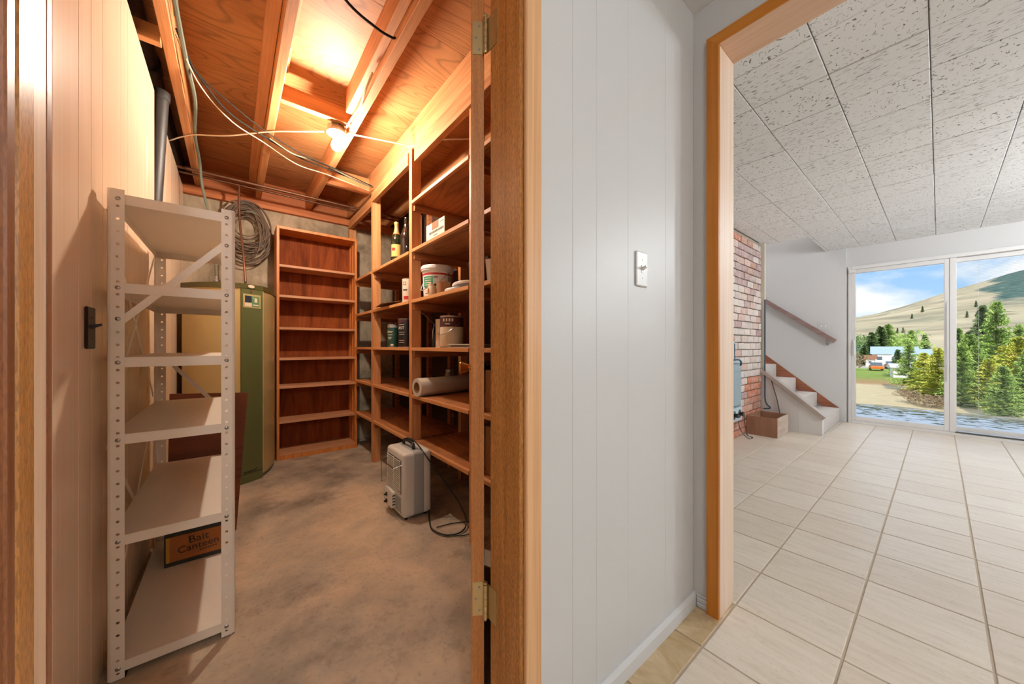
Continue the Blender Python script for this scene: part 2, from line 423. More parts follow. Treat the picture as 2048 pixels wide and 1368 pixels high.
def m_floortile():
    t = NT('floor_tile_stone'); v = t.coord((46, 6, 7)); f = t.noise(v, 1.0, 7, 0.62, 0.7)
    col = t.ramp(f, [(0.28, lin(222, 208, 190)), (0.52, lin(234, 222, 206)), (0.75, lin(240, 230, 216))])
    oi = t.node('ShaderNodeObjectInfo')
    col = t.mix(0.5, col, t.ramp(oi.outputs['Random'], [(0, lin(240, 233, 227)), (1, lin(255, 255, 255))]), 'MULTIPLY')
    sp = t.noise(t.coord((80, 80, 60)), 1.0, 3); col = t.mix(0.22, col, t.ramp(sp, [(0.30, 0.6), (0.42, 1.0)]), 'MULTIPLY')
    t.bump(f, 0.05, 0.003); return t.done(col, 0.33, 0, 0.45)
M_tile = m_floortile()
M_tile_y = wood('floor_tile_ochre', lin(186, 158, 116), lin(222, 200, 164), 'y', 9, 7, 0.4, 0, 0.12, 0.03)
M_grout = plain('grout', lin(196, 180, 160), 0.9, 0, 0.08, 9)
def m_ceiltile(name, kind):
    t = NT(name)
    if kind == 'worm': s1, s2, w, lo, tone = (24, 24, 24), (62, 62, 62), 0.022, 0.54, 132
    elif kind == 'line': s1, s2, w, lo, tone = (70, 10, 30), (110, 34, 60), 0.032, 0.53, 160
    else: s1, s2, w, lo, tone = (60, 60, 60), (95, 95, 95), 0.035, 0.56, 165
    f = t.noise(t.coord(s1), 1.0, 1.5, 0.5, 0.4)
    r = t.math('ABSOLUTE', t.math('SUBTRACT', f, 0.5))
    line = t.ramp(r, [(w*0.55, 0.0), (w, 1.0)])
    brk = t.ramp(t.noise(t.coord(s2), 1.0, 1.0, 0.5), [(1-lo-0.03, 0.0), (1-lo+0.02, 1.0)])
    d = t.mix(1.0, line, brk, 'LIGHTEN')
    pin = t.ramp(t.noise(t.coord((150, 150, 150)), 1.0, 1.0), [(0.25, 0.75), (0.31, 1.0)])
    d = t.mix(1.0, d, pin, 'MULTIPLY')
    col = t.mix(d, lin(tone, tone-3, tone-6), lin(242, 241, 240))
    t.bump(d, 0.25, 0.003); return t.done(col, 0.9, 0, 0.1)
M_ceilA = m_ceiltile('ceiling_tile_fissured', 'worm'); M_ceilB = m_ceiltile('ceiling_tile_striated', 'line'); M_ceilS = m_ceiltile('ceiling_tile_speckled', 'speck')
M_ceilback = plain('ceiling_gap', lin(170, 167, 164), 0.9)
def paint(name, col, rough=0.45, bump=0.05):
    t = NT(name); v = t.coord((1, 1, 1), rnd=False); f = t.noise(v, 3, 4)
    c = t.mix(f, tuple(x*0.97 for x in col[:3])+(1,), col); t.bump(t.noise(v, 120, 3), bump, 0.002)
    return t.done(c, rough, 0, 0.45)
M_grey = paint('grey_wall_paint', lin(206, 206, 205), 0.42)
M_greydk = paint('opening_wall_paint', lin(206, 204, 201), 0.5)
M_base = paint('baseboard_paint', lin(212, 213, 214), 0.36)
M_wallw = paint('stair_wall_paint', lin(212, 209, 207), 0.6)
M_ceilhall = paint('hall_ceiling_paint', lin(222, 220, 217), 0.8, 0.4)
M_outer = paint('house_siding', lin(190, 184, 174), 0.7)
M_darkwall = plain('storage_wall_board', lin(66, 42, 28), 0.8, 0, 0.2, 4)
M_darkvoid = plain('chase_dark', lin(34, 28, 24), 0.9, 0, 0.2)
def m_brick(name, stops):
    t = NT(name); oi = t.node('ShaderNodeObjectInfo'); base = t.ramp(oi.outputs['Random'], stops)
    v = t.coord((1, 1, 1)); f = t.noise(v, 22, 6, 0.65)
    col = t.mix(t.ramp(f, [(0.45, 0.0), (0.72, 0.55)]), base, lin(226, 216, 208))
    col = t.mix(0.4, col, t.ramp(t.noise(v, 60, 4), [(0.32, 0.5), (0.5, 1.0)]), 'MULTIPLY')
    t.bump(f, 0.5, 0.006); return t.done(col, 0.9, 0, 0.15)
M_brickw = m_brick('brick_washed', [(0.0, lin(212, 192, 182)), (0.3, lin(220, 206, 197)), (0.55, lin(206, 194, 186)), (0.8, lin(212, 184, 172)), (1.0, lin(206, 172, 160))])
M_brickp = m_brick('brick_pink', [(0.0, lin(190, 162, 157)), (0.4, lin(176, 146, 142)), (0.7, lin(188, 172, 164)), (1.0, lin(196, 150, 130))])
M_brickr = m_brick('brick_red', [(0.0, lin(192, 116, 86)), (0.5, lin(200, 128, 98)), (0.8, lin(186, 134, 114)), (1.0, lin(210, 164, 142))])
M_mortar = plain('mortar', lin(168, 156, 142), 0.95, 0, 0.12, 14, 0.1, 0.4)
# ================================================================== STRUCTURE
YW, YB = 0.62, 0.745           # hall face and storage face of the partition
XO, XI = 1.438, 1.575          # hall face and living face of the wall with the wide opening
ZC = 2.352                     # tile ceiling
XS = 6.5                       # window wall
JL, JR = -0.185, 0.53          # door jamb faces
# --- floors
fl = struct(obj('floor', MB().box(-2.4, 6.5, -4.1, 0.745, -0.12, -0.004).box(1.575, 6.5, 0.745, 1.6, -0.12, -0.004), M_grout), 'cream stone tile floor of hall and living room')
T = 0.3115; G = 0.0035
def tile_mesh(name, w, d, th, mat, bev=0.0015):
    return MB().box(-w/2, w/2, -d/2, d/2, 0, th, bev).mesh(name, mat, True, 30)
tm = tile_mesh('floor_tile', 0.3085-G*2, T-G*2, 0.006, M_tile)
TX0, TY0 = 1.5636, 0.513
cut = {}
for j in range(-9, 5):
    for i in range(-4, 17):
        x0 = TX0+i*0.3085; y0 = TY0+j*T; x1 = x0+0.3085; y1 = y0+T
        lo_y = None
        if y0 < -2.2 or x0 > 6.45: continue
        # cut tiles against the walls
        X0, X1, Y0, Y1 = x0, min(x1, 6.49), y0, y1
        if x0 < 1.5:
            if y0 >= YW: continue
            Y1 = min(y1, YW-0.001)
        else:
            if y0 >= 1.45: continue
            Y1 = min(y1, 1.449)
        if X1-X0 < 0.03 or Y1-Y0 < 0.02: continue
        if x0 < 0.2 and y0 < -0.7: continue
        # hide inside the opening wall's end
        if abs(X1-X0-0.3085) < 1e-4 and abs(Y1-Y0-T) < 1e-4: me = tm
        else:
            key = (round(X1-X0, 3), round(Y1-Y0, 3))
            if key not in cut:
                ochre = x0 < 1.45 and y0 > 0.5
                cut[key] = tile_mesh('floor_tile', X1-X0-G*2, Y1-Y0-G*2, 0.006, M_tile_y if ochre else M_tile)
            me = cut[key]
        link('tile', me, fl, Matrix.Translation(((X0+X1)/2, (Y0+Y1)/2, -0.006)))
cf = struct(obj('floor', MB().box(-2.4, 1.575, 0.745, 4.2, -0.12, 0.0).box(JL-0.05, JR+0.05, YW+0.001, 0.746, -0.11, 0.0008), M_cfloor), 'stained bare concrete floor of the storage room')

# --- left storage wall : pine boards
XL = -0.32; ZP = 2.392
wlft = struct(box('wall_left', M_darkvoid, None, -0.52, -0.46, 0.75, 4.2, 0, 2.62), 'storage room left wall of pale vertical pine panelling')
yb = [0.76, 0.95, 1.06, 1.28, 1.456, 1.562, 1.677, 1.91, 2.02, 2.24, 2.42, 2.625]
for a, b in zip(yb, yb[1:]):
    obj('board', MB().box(XL-0.012, XL, a+0.001, b-0.001, 0, ZP, 0.0012), M_pine_panel, wlft)
yb2 = [2.745, 2.93, 3.04, 3.26, 3.45, 3.56, 3.78, 3.90, 4.05]
for a, b in zip(yb2, yb2[1:]):
    obj('board', MB().box(XL-0.012, XL, a+0.001, b-0.001, 0, ZP-0.015, 0.0012), M_pine_panel, wlft)
for y in (1.2, 2.0, 3.2):
    obj('stud', MB().box(-0.46, XL-0.013, y, y+0.04, 0, 2.36), M_joist, wlft)
# --- back wall
wb_ = struct(box('wall_back', M_cwall, None, -0.52, 1.6, 4.05, 4.25, 0, 2.33), 'rough stained concrete foundation wall behind the shelves')
obj('sill_plate', MB().box(-0.46, 1.5, 4.0, 4.2, 2.33, 2.372), M_sill, wb_)
obj('sill_plate', MB().box(-0.46, 1.5, 4.03, 4.2, 2.373, 2.42), M_sill, wb_)
obj('rim_joist', MB().box(-0.46, 1.5, 4.10, 4.2, 2.42, 2.61), M_sill, wb_)
obj('stud', MB().box(0.985, 1.055, 3.995, 4.045, 0.3, 2.34), M_post, wb_)
# --- right storage wall
wr_ = struct(box('wall_right', M_darkwall, None, 1.47, 1.60, 0.745, 4.2, 0, 2.61), 'dark boarded wall behind the built-in shelving')
for y in (0.98, 1.39, 1.80, 2.21, 2.62, 3.03, 3.44, 3.85):
    obj('stud', MB().box(1.43, 1.469, y-0.02, y+0.02, 0, 2.40), M_cleat, wr_)
# --- storage ceiling
zs = 2.605
cs = struct(box('ceiling', M_darkvoid, None, -0.52, 1.6, 0.62, 4.25, 2.64, 2.66), 'open joist ceiling of orange plywood over the storage room')
for (y0, y1) in ((0.75, 1.62), (1.62, 2.84), (2.84, 4.1)):
    for (x0, x1) in ((-0.46, 0.595), (0.597, 1.5)):
        obj('plywood_sheet', MB().box(x0, x1-0.002, y0+0.001, y1-0.001, zs, zs+0.018), M_ply, cs)
JX = [(-0.248, -0.206), (0.172, 0.214), (0.585, 0.628), (0.985, 1.027), (1.39, 1.43)]
ZJ = 2.42
for a, b in JX:
    obj('joist', MB().box(a, b, 0.75, 4.1, ZJ, zs-0.0005, 0.002), M_joist, cs)
obj('sister_joist', MB().box(0.545, 0.583, 0.78, 2.30, ZJ+0.05, zs-0.001, 0.002), M_joist, cs)
obj('blocking', MB().box(0.215, 0.584, 2.33, 2.37, ZJ+0.004, ZJ+0.095, 0.002), M_joistx, cs)
obj('blocking', MB().box(-0.455, -0.249, 2.20, 2.24, 2.395, 2.466, 0.002), M_joistx, cs)
obj('blocking', MB().box(0.629, 0.984, 3.30, 3.34, ZJ+0.01, ZJ+0.15, 0.002), M_joistx, cs)
obj('furring_strip', MB().box(0.2145, 0.246, 1.0, 2.32, zs-0.03, zs-0.001), M_joist, cs)
obj('sister_joist', MB().box(0.12, 0.170, 0.78, 3.9, zs-0.09, zs-0.001, 0.002), M_joist, cs)

# --- partition (hall wall with the storage door)
wf = struct(obj('wall_front', MB().box(0.585, XO, 0.632, 0.735, 0, 2.62).box(-2.4, -0.24, 0.632, 0.735, 0, 2.62).box(-0.24, 0.585, 0.632, 0.735, 2.09, 2.62), M_greydk), 'light grey painted hall wall of grooved vertical panelling')
gx = [0.57, 0.7113, 0.8145, 0.9742, 1.2116, 1.438]
for a, b in zip(gx, gx[1:]):
    obj('panel', MB().box(a+0.0001, b-0.0001, YW, 0.6315, 0.0, 2.5, 0.0010), M_grey, wf)
for a, b in ((-1.4, -0.9), (-0.9, -0.21)):
    obj('panel', MB().box(a, b-0.001, YW, 0.6315, 0.0, 2.5, 0.001), M_grey, wf)
obj('panel', MB().box(-0.21, 0.57, YW, 0.6315, 2.08, 2.5, 0.001), M_grey, wf)
obj('panel', MB().box(-0.4, 1.42, 0.7355, YB, 2.1, 2.6, 0.0), M_darkwall, wf)
obj('panel', MB().box(0.56, 1.43, 0.7355, YB, 0, 2.1, 0.0), M_darkwall, wf)
obj('panel', MB().box(-0.45, -0.215, 0.7355, YB, 0, 2.1, 0.0), M_pine_panel, wf)
# --- wall with the wide opening
wo_ = struct(obj('wall_opening', MB().box(XO, XI, 0.541, 0.7449, 0, 2.62).box(XO, XI, -1.25, 0.541, 2.195, 2.62).box(XO, XI, -4.1, -1.25, 0, 2.62), M_greydk), 'grey wall end beside the wide cased opening')
# --- living walls
ww = struct(obj('wall_window', MB().box(XS, XS+0.16, 0.775, 4.3, -0.3, 2.62).box(XS, XS+0.16, -4.2, -1.08, -0.3, 2.62).box(XS, XS+0.16, -1.08, 0.775, 2.105, 2.62).box(XS, XS+0.16, -1.08, 0.775, -0.3, -0.001), M_wallw), 'pale wall around the sliding glass door')
struct(obj('wall_rear', MB().box(-2.4, 6.66, -4.2, -4.1, -0.12, 2.62).box(-2.5, -2.4, -4.2, 0.75, -0.12, 2.62), M_wallw), 'pale walls behind the viewpoint')
# --- ceilings
ce = struct(obj('ceiling', MB().box(XI, XS, -4.1, 1.0, ZC+0.012, 2.62).box(XI, 5.42, 1.0, 1.46, ZC+0.012, 2.62), M_ceilback), 'white fissured acoustic tile ceiling of the living room')
CM = (M_ceilA, M_ceilB, M_ceilS); cc = {}
KROW = [1, 0, 2, 0, 1, 0, 1, 0, 1, 0, 1, 2, 0, 1, 0, 1, 1, 0]
for j in range(-6, 5):
    for i in range(-2, 16):
        X0 = 1.932+i*0.3225; X1 = X0+0.3225; Y0 = 0.340+j*0.3140; Y1 = Y0+0.3140
        kind = KROW[(i+2+(2 if j < 1 else 0)-(1 if j < 0 else 0)) % 18]
        if X0 > XS or Y0 > 1.45: continue
        rects = []
        if Y1 <= 1.0: rects.append((max(X0, XI), min(X1, XS), Y0, Y1))
        else:
            if Y0 < 1.0: rects.append((max(X0, XI), min(X1, XS), Y0, 1.0) if X1 > 5.42 else (max(X0, XI), X1, Y0, min(Y1, 1.449)))
            if X1 > 5.42 and X0 < 5.42: rects.append((X0, 5.42, max(1.0, Y0), min(Y1, 1.449)))
            if Y0 >= 1.0 and X1 <= 5.42: rects.append((max(X0, XI), X1, Y0, min(Y1, 1.449)))
        for (a0, a1, b0, b1) in rects:
            if a1-a0 < 0.02 or b1-b0 < 0.02: continue
            key = (round(a1-a0, 3), round(b1-b0, 3), kind)
            if key not in cc: cc[key] = tile_mesh('ceiling_tile', a1-a0-0.0035, b1-b0-0.0035, 0.011, CM[kind], 0.0025)
            link('ceiling_tile', cc[key], ce, Matrix.Translation(((a0+a1)/2, (b0+b1)/2, ZC+random.uniform(-0.0012, 0.0012))))
struct(obj('ceiling', MB().box(-2.4, XO, -4.1, YW, 2.358, 2.62), M_ceilhall), 'off white textured hall ceiling')
# --- upper storey shell (keeps the sun off the lawn beside the house)
struct(obj('wall_upper', MB().box(-2.5, 6.66, -4.2, -4.1, 2.62, 5.4).box(-2.5, 6.66, 4.25, 4.35, -0.12, 5.4).box(-2.5, -2.4, -4.2, 4.3, 2.62, 5.4).box(XS, 6.66, -4.2, 4.3, 2.62, 5.4)
       .box(-2.5, -0.47, 0.75, 0.85, -.12, 2.62).box(-2.5, -2.4, .75, 4.3, -.12, 2.62), M_outer), 'upper storey and outer walls of the house')
struct(obj('roof', MB().box(-2.9, 7.1, -4.6, 4.7, 5.4, 5.6), M_outer), 'flat roof over the house')
# --- stairwell walls
ws = struct(obj('wall_stair', MB().box(6.45, XS, 0.79, 4.2, 0, 5.2).box(5.27, 5.35, 1.60, 4.2, 0, 5.2).box(5.2, XS, 4.0, 4.2, 0, 5.2).box(5.2, XS, 0.9, 4.2, 5.2, 5.3).box(5.2, XS, 0.93, 1.0, ZC+0.012, 5.2).box(5.27, 5.42, 1.0, 1.6, ZC+.3, 5.2), M_wallw), 'smooth off white stairwell wall carrying the handrail')
# --- brick wall
wbk = struct(obj('wall_brick', MB().box(1.575, 5.27, 1.462, 1.60, 0, 2.62), M_mortar), 'tumbled whitewashed brick chimney wall with red lower courses')
bw, bh, pitch = 0.192, 0.072, 0.0825
def brickmesh(L, seed):
    rr = random.Random(seed); m = MB().box(-L/2, L/2, 0, 0.03, 0, bh, 0.007)
    for v in m.bm.verts:
        v.co += Vector((rr.uniform(-.003, .003), rr.uniform(-.002, .002), rr.uniform(-.003, .003)))
    return m
BRK = {}
row = 0; z = 0.006
while z+bh < 2.36:
    x = 5.268 - (0.10 if row % 2 else 0.0); first = True
    segs = []
    if row % 2: segs.append((5.268-0.092, 5.268))
    xx = 5.268-(0.101 if row % 2 else 0)
    while xx > 3.75:
        segs.append((xx-bw, xx)); xx -= 0.2015
    for (a, b) in segs:
        if a < 4.2 and 0.26 < z < 1.0: continue
        L = round(b-a, 3); s = random.randint(0, 4)
        mat = M_brickr if z < 0.33 or (z < 0.62 and b > 4.8 and random.random() < 0.75) or (z > 1.9 and random.random() < 0.05) else (M_brickp if (z > 1.7 and random.random() < 0.7) or random.random() < 0.10 else M_brickw)
        key = (L, s, mat.name)
        if key not in BRK: BRK[key] = brickmesh(L, s).mesh('brick', mat, True, 40)
        link('brick', BRK[key], wbk, Matrix.Translation(((a+b)/2, 1.437+random.uniform(-.004, .004), z)))
    z += pitch; row += 1
tb = struct(obj('trim_1', MB().box(5.272, 5.315, 1.40, 1.46, 0.72, ZC), M_beige), 'narrow beige corner strip at the end of the brick wall')

# --- storage door frame
dj = struct(empty('trim_2', (JR, 0.68, 0)), 'stained door frame of the storage room with rabbeted jambs')
obj('jamb', MB().box(JR, JR+0.04, 0.676, YB, 0, 2.075, 0.0015), M_jamb, dj)
obj('door_stop', MB().box(JR-0.004, JR+0.04, YW-0.001, 0.6745, 0, 2.075, 0.0025), M_jamb, dj)
obj('jamb', MB().box(JL-0.03, JL, YW, 0.640, 0, 2.075, 0.002), M_jamb_dark, dj)
obj('door_stop', MB().box(JL-0.03, JL+0.001, 0.641, 0.686, 0, 2.075, 0.004), M_jamb, dj)
obj('jamb', MB().box(JL-0.03, JL-0.001, 0.6865, 0.7255, 0, 2.075, 0.002), M_jamb_raw, dj)
obj('jamb', MB().box(JL-0.03, JL-0.001, 0.726, YB, 0, 2.075, 0.002), M_jamb_dark, dj)
obj('head', MB().box(JL-0.03, JR+0.04, YW, YB, 2.076, 2.10, 0.002), M_jamb, dj)
cas = struct(empty('trim_3', (0.56, 0.61, 0)), 'pale pine casing around the storage doorway')
obj('casing', MB().box(0.5355, 0.586, 0.607, 0.6195, 0, 2.13, 0.003), M_casing_pine, cas)
obj('casing', MB().box(-0.245, -0.194, 0.607, 0.6195, 0, 2.13, 0.003), M_casing_pine, cas)
obj('casing', MB().box(-0.245, 0.586, 0.607, 0.6195, 2.08, 2.135, 0.003), M_casing_pine, cas)
# --- wide opening casing
oc = struct(empty('trim_4', (XO, 0.54, 0)), 'amber stained casing and pale pine jamb of the wide opening')
yc0, yc1 = 0.5225, 0.565
obj('casing', MB().prism([(XO-0.016, yc0, 0), (XO-0.016, yc1, 0), (XO-0.016, yc1, 2.213), (XO-0.016, yc0, 2.171)], (0.0155, 0, 0)), M_casing_or, oc)
obj('casing', MB().prism([(XO-0.016, yc0, 2.1712), (XO-0.016, yc1, 2.2132), (XO-0.016, -1.3, 2.2132), (XO-0.016, -1.258, 2.1712)], (0.0155, 0, 0)), M_casing_ory, oc)
obj('jamb', MB().box(XO-0.012, XI, 0.5226, 0.5405, 0, 2.19, 0.001), M_oppine, oc)
obj('head', MB().box(XO-0.012, XI, -1.24, 0.5224, 2.171, 2.19, 0.001), M_oppiney, oc)
# --- baseboards
def baseprof(p0, p1, n, h=0.058, t=0.013):
    p0, p1, n = Vector(p0), Vector(p1), Vector(n)
    pts = [p0, p0+n*t, p0+n*t+Vector((0, 0, h*0.72)), p0+n*t*0.45+Vector((0, 0, h)), p0+Vector((0, 0, h))]
    return MB().prism(pts, p1-p0)
struct(obj('baseboard_front', baseprof((0.586, YW-0.0003, 0), (XO-0.0005, YW-0.0003, 0), (0, -1, 0)), M_base, smooth=False), 'grey painted baseboard along the panelled hall wall')
bo = struct(empty('baseboard_opening', (XO, 0.59, 0)), 'short grooved grey baseboard piece beside the amber casing')
for k in range(5):
    obj('groove', MB().box(XO-0.006-0.0025*(k % 2), XO-0.0003, 0.566, 0.6055, 0.002+k*0.0105, 0.0115+k*0.0105, 0.002), M_base, bo)

# --- sliding glass door
wd = struct(empty('window_1', (XS, -0.15, 0)), 'white vinyl sliding glass door looking out over the valley')
ya, yb_, ym0, ym1 = 0.775, -1.08, -0.022, -0.118
f = MB().box(XS-0.03, XS+0.10, ya-0.03, ya, 0, 2.1, .003); obj('frame', f, M_vinyl, wd)
f = MB().box(XS-0.03, XS+0.10, yb_, yb_+0.03, 0, 2.1, .003); obj('frame', f, M_vinyl, wd)
f = MB().box(XS-0.03, XS+0.10, yb_+0.0305, ya-0.0305, 2.055, 2.1, .003); obj('frame', f, M_vinyl, wd)
f = MB().box(XS-0.03, XS+0.10, yb_+0.0305, ya-0.0305, 0, 0.035, .003); obj('frame', f, M_vinyl, wd)
f = MB().box(XS-0.035, XS+0.0, yb_+0.04, ym1+0.005, 0.036, 0.048); obj('track', f, M_trackdark, wd)
def sash(x0, x1, y0, y1, z0, z1, sw, bt, tp):
    s = obj('sash', MB().box(x0, x1, y0, y0+sw, z0, z1, .003).box(x0, x1, y1-sw, y1, z0, z1, .003).box(x0, x1, y0+sw-.001, y1-sw+.001, z0, z0+bt, .003).box(x0, x1, y0+sw-.001, y1-sw+.001, z1-tp, z1, .003), M_vinyl, wd)
    obj('pane', MB().box((x0+x1)/2-.003, (x0+x1)/2+.003, y0+sw-.004, y1-sw+.004, z0+bt-.004, z1-tp+.004), M_glass, s, smooth=False)
    return s
s1 = sash(XS-0.02, XS+0.02, -0.075, 0.744, 0.037, 2.053, 0.04, 0.055, 0.05)
s2 = sash(XS+0.03, XS+0.07, -1.045, -0.08, 0.05, 2.053, 0.045, 0.05, 0.05)
obj('meeting_rail', MB().box(XS-0.028, XS+0.028, -0.125, -0.0755, 0.037, 2.053, .004), M_vinyl, wd)
obj('wand', MB().tube([(XS-0.03, -0.055, 1.55), (XS-0.034, -0.055, 0.62)], 0.004, 8), M_greywhite, wd)
hn = obj('handle', MB().tube([(XS-0.022, 0.715, 0.92), (XS-0.05, 0.715, 0.93), (XS-0.056, 0.715, 1.0), (XS-0.05, 0.715, 1.09), (XS-0.022, 0.715, 1.10)], 0.008, 8, 4), M_white, s1)
obj('handle_plate', MB().box(XS-0.026, XS-0.0205, 0.703, 0.728, 0.89, 1.13, .004), M_white, s1)
obj('headrail', MB().box(XS-0.055, XS-0.031, 0.70, 0.765, 2.01, 2.055, .003), M_vinyl, wd)
bl = MB(); zz = 0.12
while zz < 2.0:
    bl.quad((XS+0.044, -0.995, zz), (XS+0.056, -0.995, zz), (XS+0.056, -0.13, zz), (XS+0.044, -0.13, zz)); zz += 0.0165
blo = obj('blind_slats', bl, M_vinyl, s2, smooth=False); blo['kind'] = 'stuff'
for y in (-0.28, -0.62):
    obj('blind_cord', MB().tube([(XS+0.042, y, 0.1), (XS+0.042, y, 2.0)], 0.0008, 5), M_vinyl, s2)

# --- the storage door
PX, PY = 0.522, 0.757
rz = math.radians(56)                     # local +x runs along the open door
dr = empty('door_1', (PX, PY, 0), rz); struct(dr, 'stained wooden storage door swung wide open against the shelving')
# local frame: x along the door, y = normal towards the storage room's left
slab = box('slab', M_doorface, dr, 0.0125, 0.722, 0.003, 0.038, 0.012, 2.045, 0.0015, local=True)
obj('edge_strip', MB().box(0.0117, 0.0128, 0.0035, 0.0375, 0.013, 2.044), M_dooredge, dr, local=True)
for zc_ in (0.3565, 1.8575):
    hg = link('hinge', MB().box(0.0102, 0.0119, 0.004, 0.034, zc_-0.0445, zc_+0.0445, 0.0003).box(0.0, 0.0112, 0.0035, 0.0065, zc_-0.0445, zc_+0.0445).mesh('hinge', M_brass), dr, MW[dr].copy())
    kn = MB()
    for k in range(5):
        kn.lathe([(0.0, k*0.018), (0.0058, k*0.018), (0.0058, k*0.018+0.0172), (0.0, k*0.018+0.0172)], (-0.001, 0.0, zc_-0.0445), 14)
    kn.lathe([(0, -0.006), (0.0035, -0.005), (0.0045, 0)], (-0.001, 0, zc_-0.0445), 12).lathe([(0.0045, 0), (0.006, 0.002), (0.006, 0.006), (0, 0.008)], (-0.001, 0, zc_+0.046), 12)
    link('pin', kn.mesh('pin', M_brass), hg, MW[dr].copy())
    lf = MB().box(0.5278, 0.5298, 0.716, 0.757, zc_-0.0445, zc_+0.0445); obj('leaf', lf, M_brass, hg)
    for (yy, dz) in ((0.016, 0.031), (0.025, 0.0), (0.016, -0.031)):
        link('screw', MB().lathe([(0, 0.0), (0.0035, 0.0), (0.003, 0.0008), (0, 0.001)], (0.0102, yy, zc_+dz), 10, (-1, 0, 0)).mesh('screw', M_steel), hg, MW[dr].copy())
def knob(sgn, mat, y0):
    prof = [(0, 0), (0.033, 0), (0.033, 0.004), (0.026, 0.008), (0.012, 0.012), (0.011, 0.028), (0.016, 0.032), (0.019, 0.040), (0.028, 0.066), (0.027, 0.069), (0, 0.070)]
    return link('knob', MB().lathe(prof, (0.655, y0, 0.936), 24, (0, sgn, 0)).mesh('knob', mat), dr, MW[dr].copy())
knob(1, M_knobbrass, 0.038); knob(-1, M_black, 0.003)
# ================================================================== STORAGE ROOM THINGS
# --- white metal shelf unit
UX0, UX1, UY0, UY1, UZ = -0.297, 0.009, 1.596, 2.465, 1.518
su = empty('metal_shelving_unit', ((UX0+UX1)/2, (UY0+UY1)/2, 0)); tag(su, 'white enamelled steel shelving unit with perforated angle posts by the panelled wall', 'shelving unit')
def perforated(o, ua, w, z0, z1, pitch=0.039, hx=0.5, r=0.0042, th=0.0016, nrm=(0, 1, 0)):
    """strip with a column of real holes; o = lower corner, ua = width direction"""
    bm = bmesh.new(); o = Vector(o); ua = Vector(ua); n = int((z1-z0)/pitch)
    cache = {}
    def V(u, z):
        k = (round(u, 5), round(z, 5))
        if k not in cache: cache[k] = bm.verts.new(o+ua*u+Vector((0, 0, z)))
        return cache[k]
    cx = w*hx
    for i in range(n):
        a, b = i*pitch, (i+1)*pitch; c = (a+b)/2
        sq = [V(w, c), V(w, b), V(cx, b), V(0, b), V(0, c), V(0, a), V(cx, a), V(w, a)]
        oc_ = [bm.verts.new(o+ua*(cx+r*math.cos(k*math.pi/4))+Vector((0, 0, c+r*math.sin(k*math.pi/4)))) for k in range(8)]
        for k in range(8):
            bm.faces.new((sq[k], sq[(k+1) % 8], oc_[(k+1) % 8], oc_[k]))
    top = n*pitch
    if z1-z0-top > 0.001:
        bm.faces.new((V(0, top), V(cx, top), V(w, top), V(w, z1-z0), V(0, z1-z0)))
    for v in bm.verts: v.co.z += z0
    bmesh.ops.recalc_face_normals(bm, faces=bm.faces)
    bmesh.ops.solidify(bm, geom=bm.faces[:], thickness=th)
    return bm
def post(cx, cy, sx, sy):
    """L post with its corner at (cx, cy); flanges run sx along x and sy along y"""
    m = MB(); w = 0.029
    m.bm.free(); m.bm = perforated((cx+sx*0.009, cy, 0), (sx, 0, 0), w, 0.003, UZ)
    b2 = perforated((cx, cy+sy*0.009, 0), (0, sy, 0), w, 0.003, UZ)
    me = bpy.data.meshes.new('t'); b2.to_mesh(me); b2.free(); m.bm.from_mesh(me); bpy.data.meshes.remove(me)
    # rolled corner
    m.prism([(cx, cy+sy*0.0095, 0.003), (cx+sx*0.001, cy+sy*0.004, 0.003), (cx+sx*0.004, cy+sy*0.001, 0.003), (cx+sx*0.0095, cy, 0.003), (cx+sx*0.0095, cy+sy*0.002, 0.003), (cx+sx*0.005, cy+sy*0.003, 0.003), (cx+sx*0.003, cy+sy*0.005, 0.003), (cx+sx*0.002, cy+sy*0.0095, 0.003)], (0, 0, UZ-0.003))
    return obj('post', m, M_white_metal, su)
posts = {}
for ix, (cx, sx) in enumerate(((UX0, 1), (UX1, -1))):
    for iy, (cy, sy) in enumerate(((UY0, 1), (UY1, -1))):
        posts[(ix, iy)] = post(cx, cy, sx, sy)
SH = [0.052, 0.444, 0.758, 0.998, 1.229, 1.505]
for zt in SH:
    m = MB(); x0, x1, y0, y1 = UX0+0.0025, UX1-0.0025, UY0+0.0025, UY1-0.0025
    m.box(x0, x1, y0, y1, zt-0.0012, zt)
    for (a, b, c, d) in ((x0, x1, y0, y0+0.0012), (x0, x1, y1-0.0012, y1), (x0, x0+0.0012, y0, y1), (x1-0.0012, x1, y0, y1)):
        m.box(a, b, c, d, zt-0.030, zt-0.001)
    for (a, b, c, d) in ((x0, x1, y0, y0+0.012), (x0, x1, y1-0.012, y1)):
        m.box(a, b, c, d, zt-0.0312, zt-0.030)
    obj('shelf', m, M_white_metal, su)
    for ix, x in ((0, UX0+0.0235), (1, UX1-0.0235)):
        b_ = MB().lathe([(0.0062, 0), (0.0062, 0.0014), (0.004, 0.003), (0, 0.0034)], (x, UY0-0.0008, zt-0.016), 12, (0, -1, 0))
        obj('bolt', b_, M_steel, posts[(ix, 0)])
for (xb, zb, ib) in ((UX0+0.0235, 1.117, 0), (UX1-0.0235, 1.39, 1)):
    obj('bolt', MB().lathe([(0.0062, 0), (0.0062, 0.0014), (0.004, 0.003), (0, 0.0034)], (xb, UY0-0.0008, zb), 12, (0, -1, 0)), M_steel, posts[(ib, 0)])
obj('brace', MB().beam((UX0+0.025, UY0+0.006, 1.105), (UX1-0.03, UY0+0.006, 1.392), 0.0025, 0.020), M_white_metal, su)
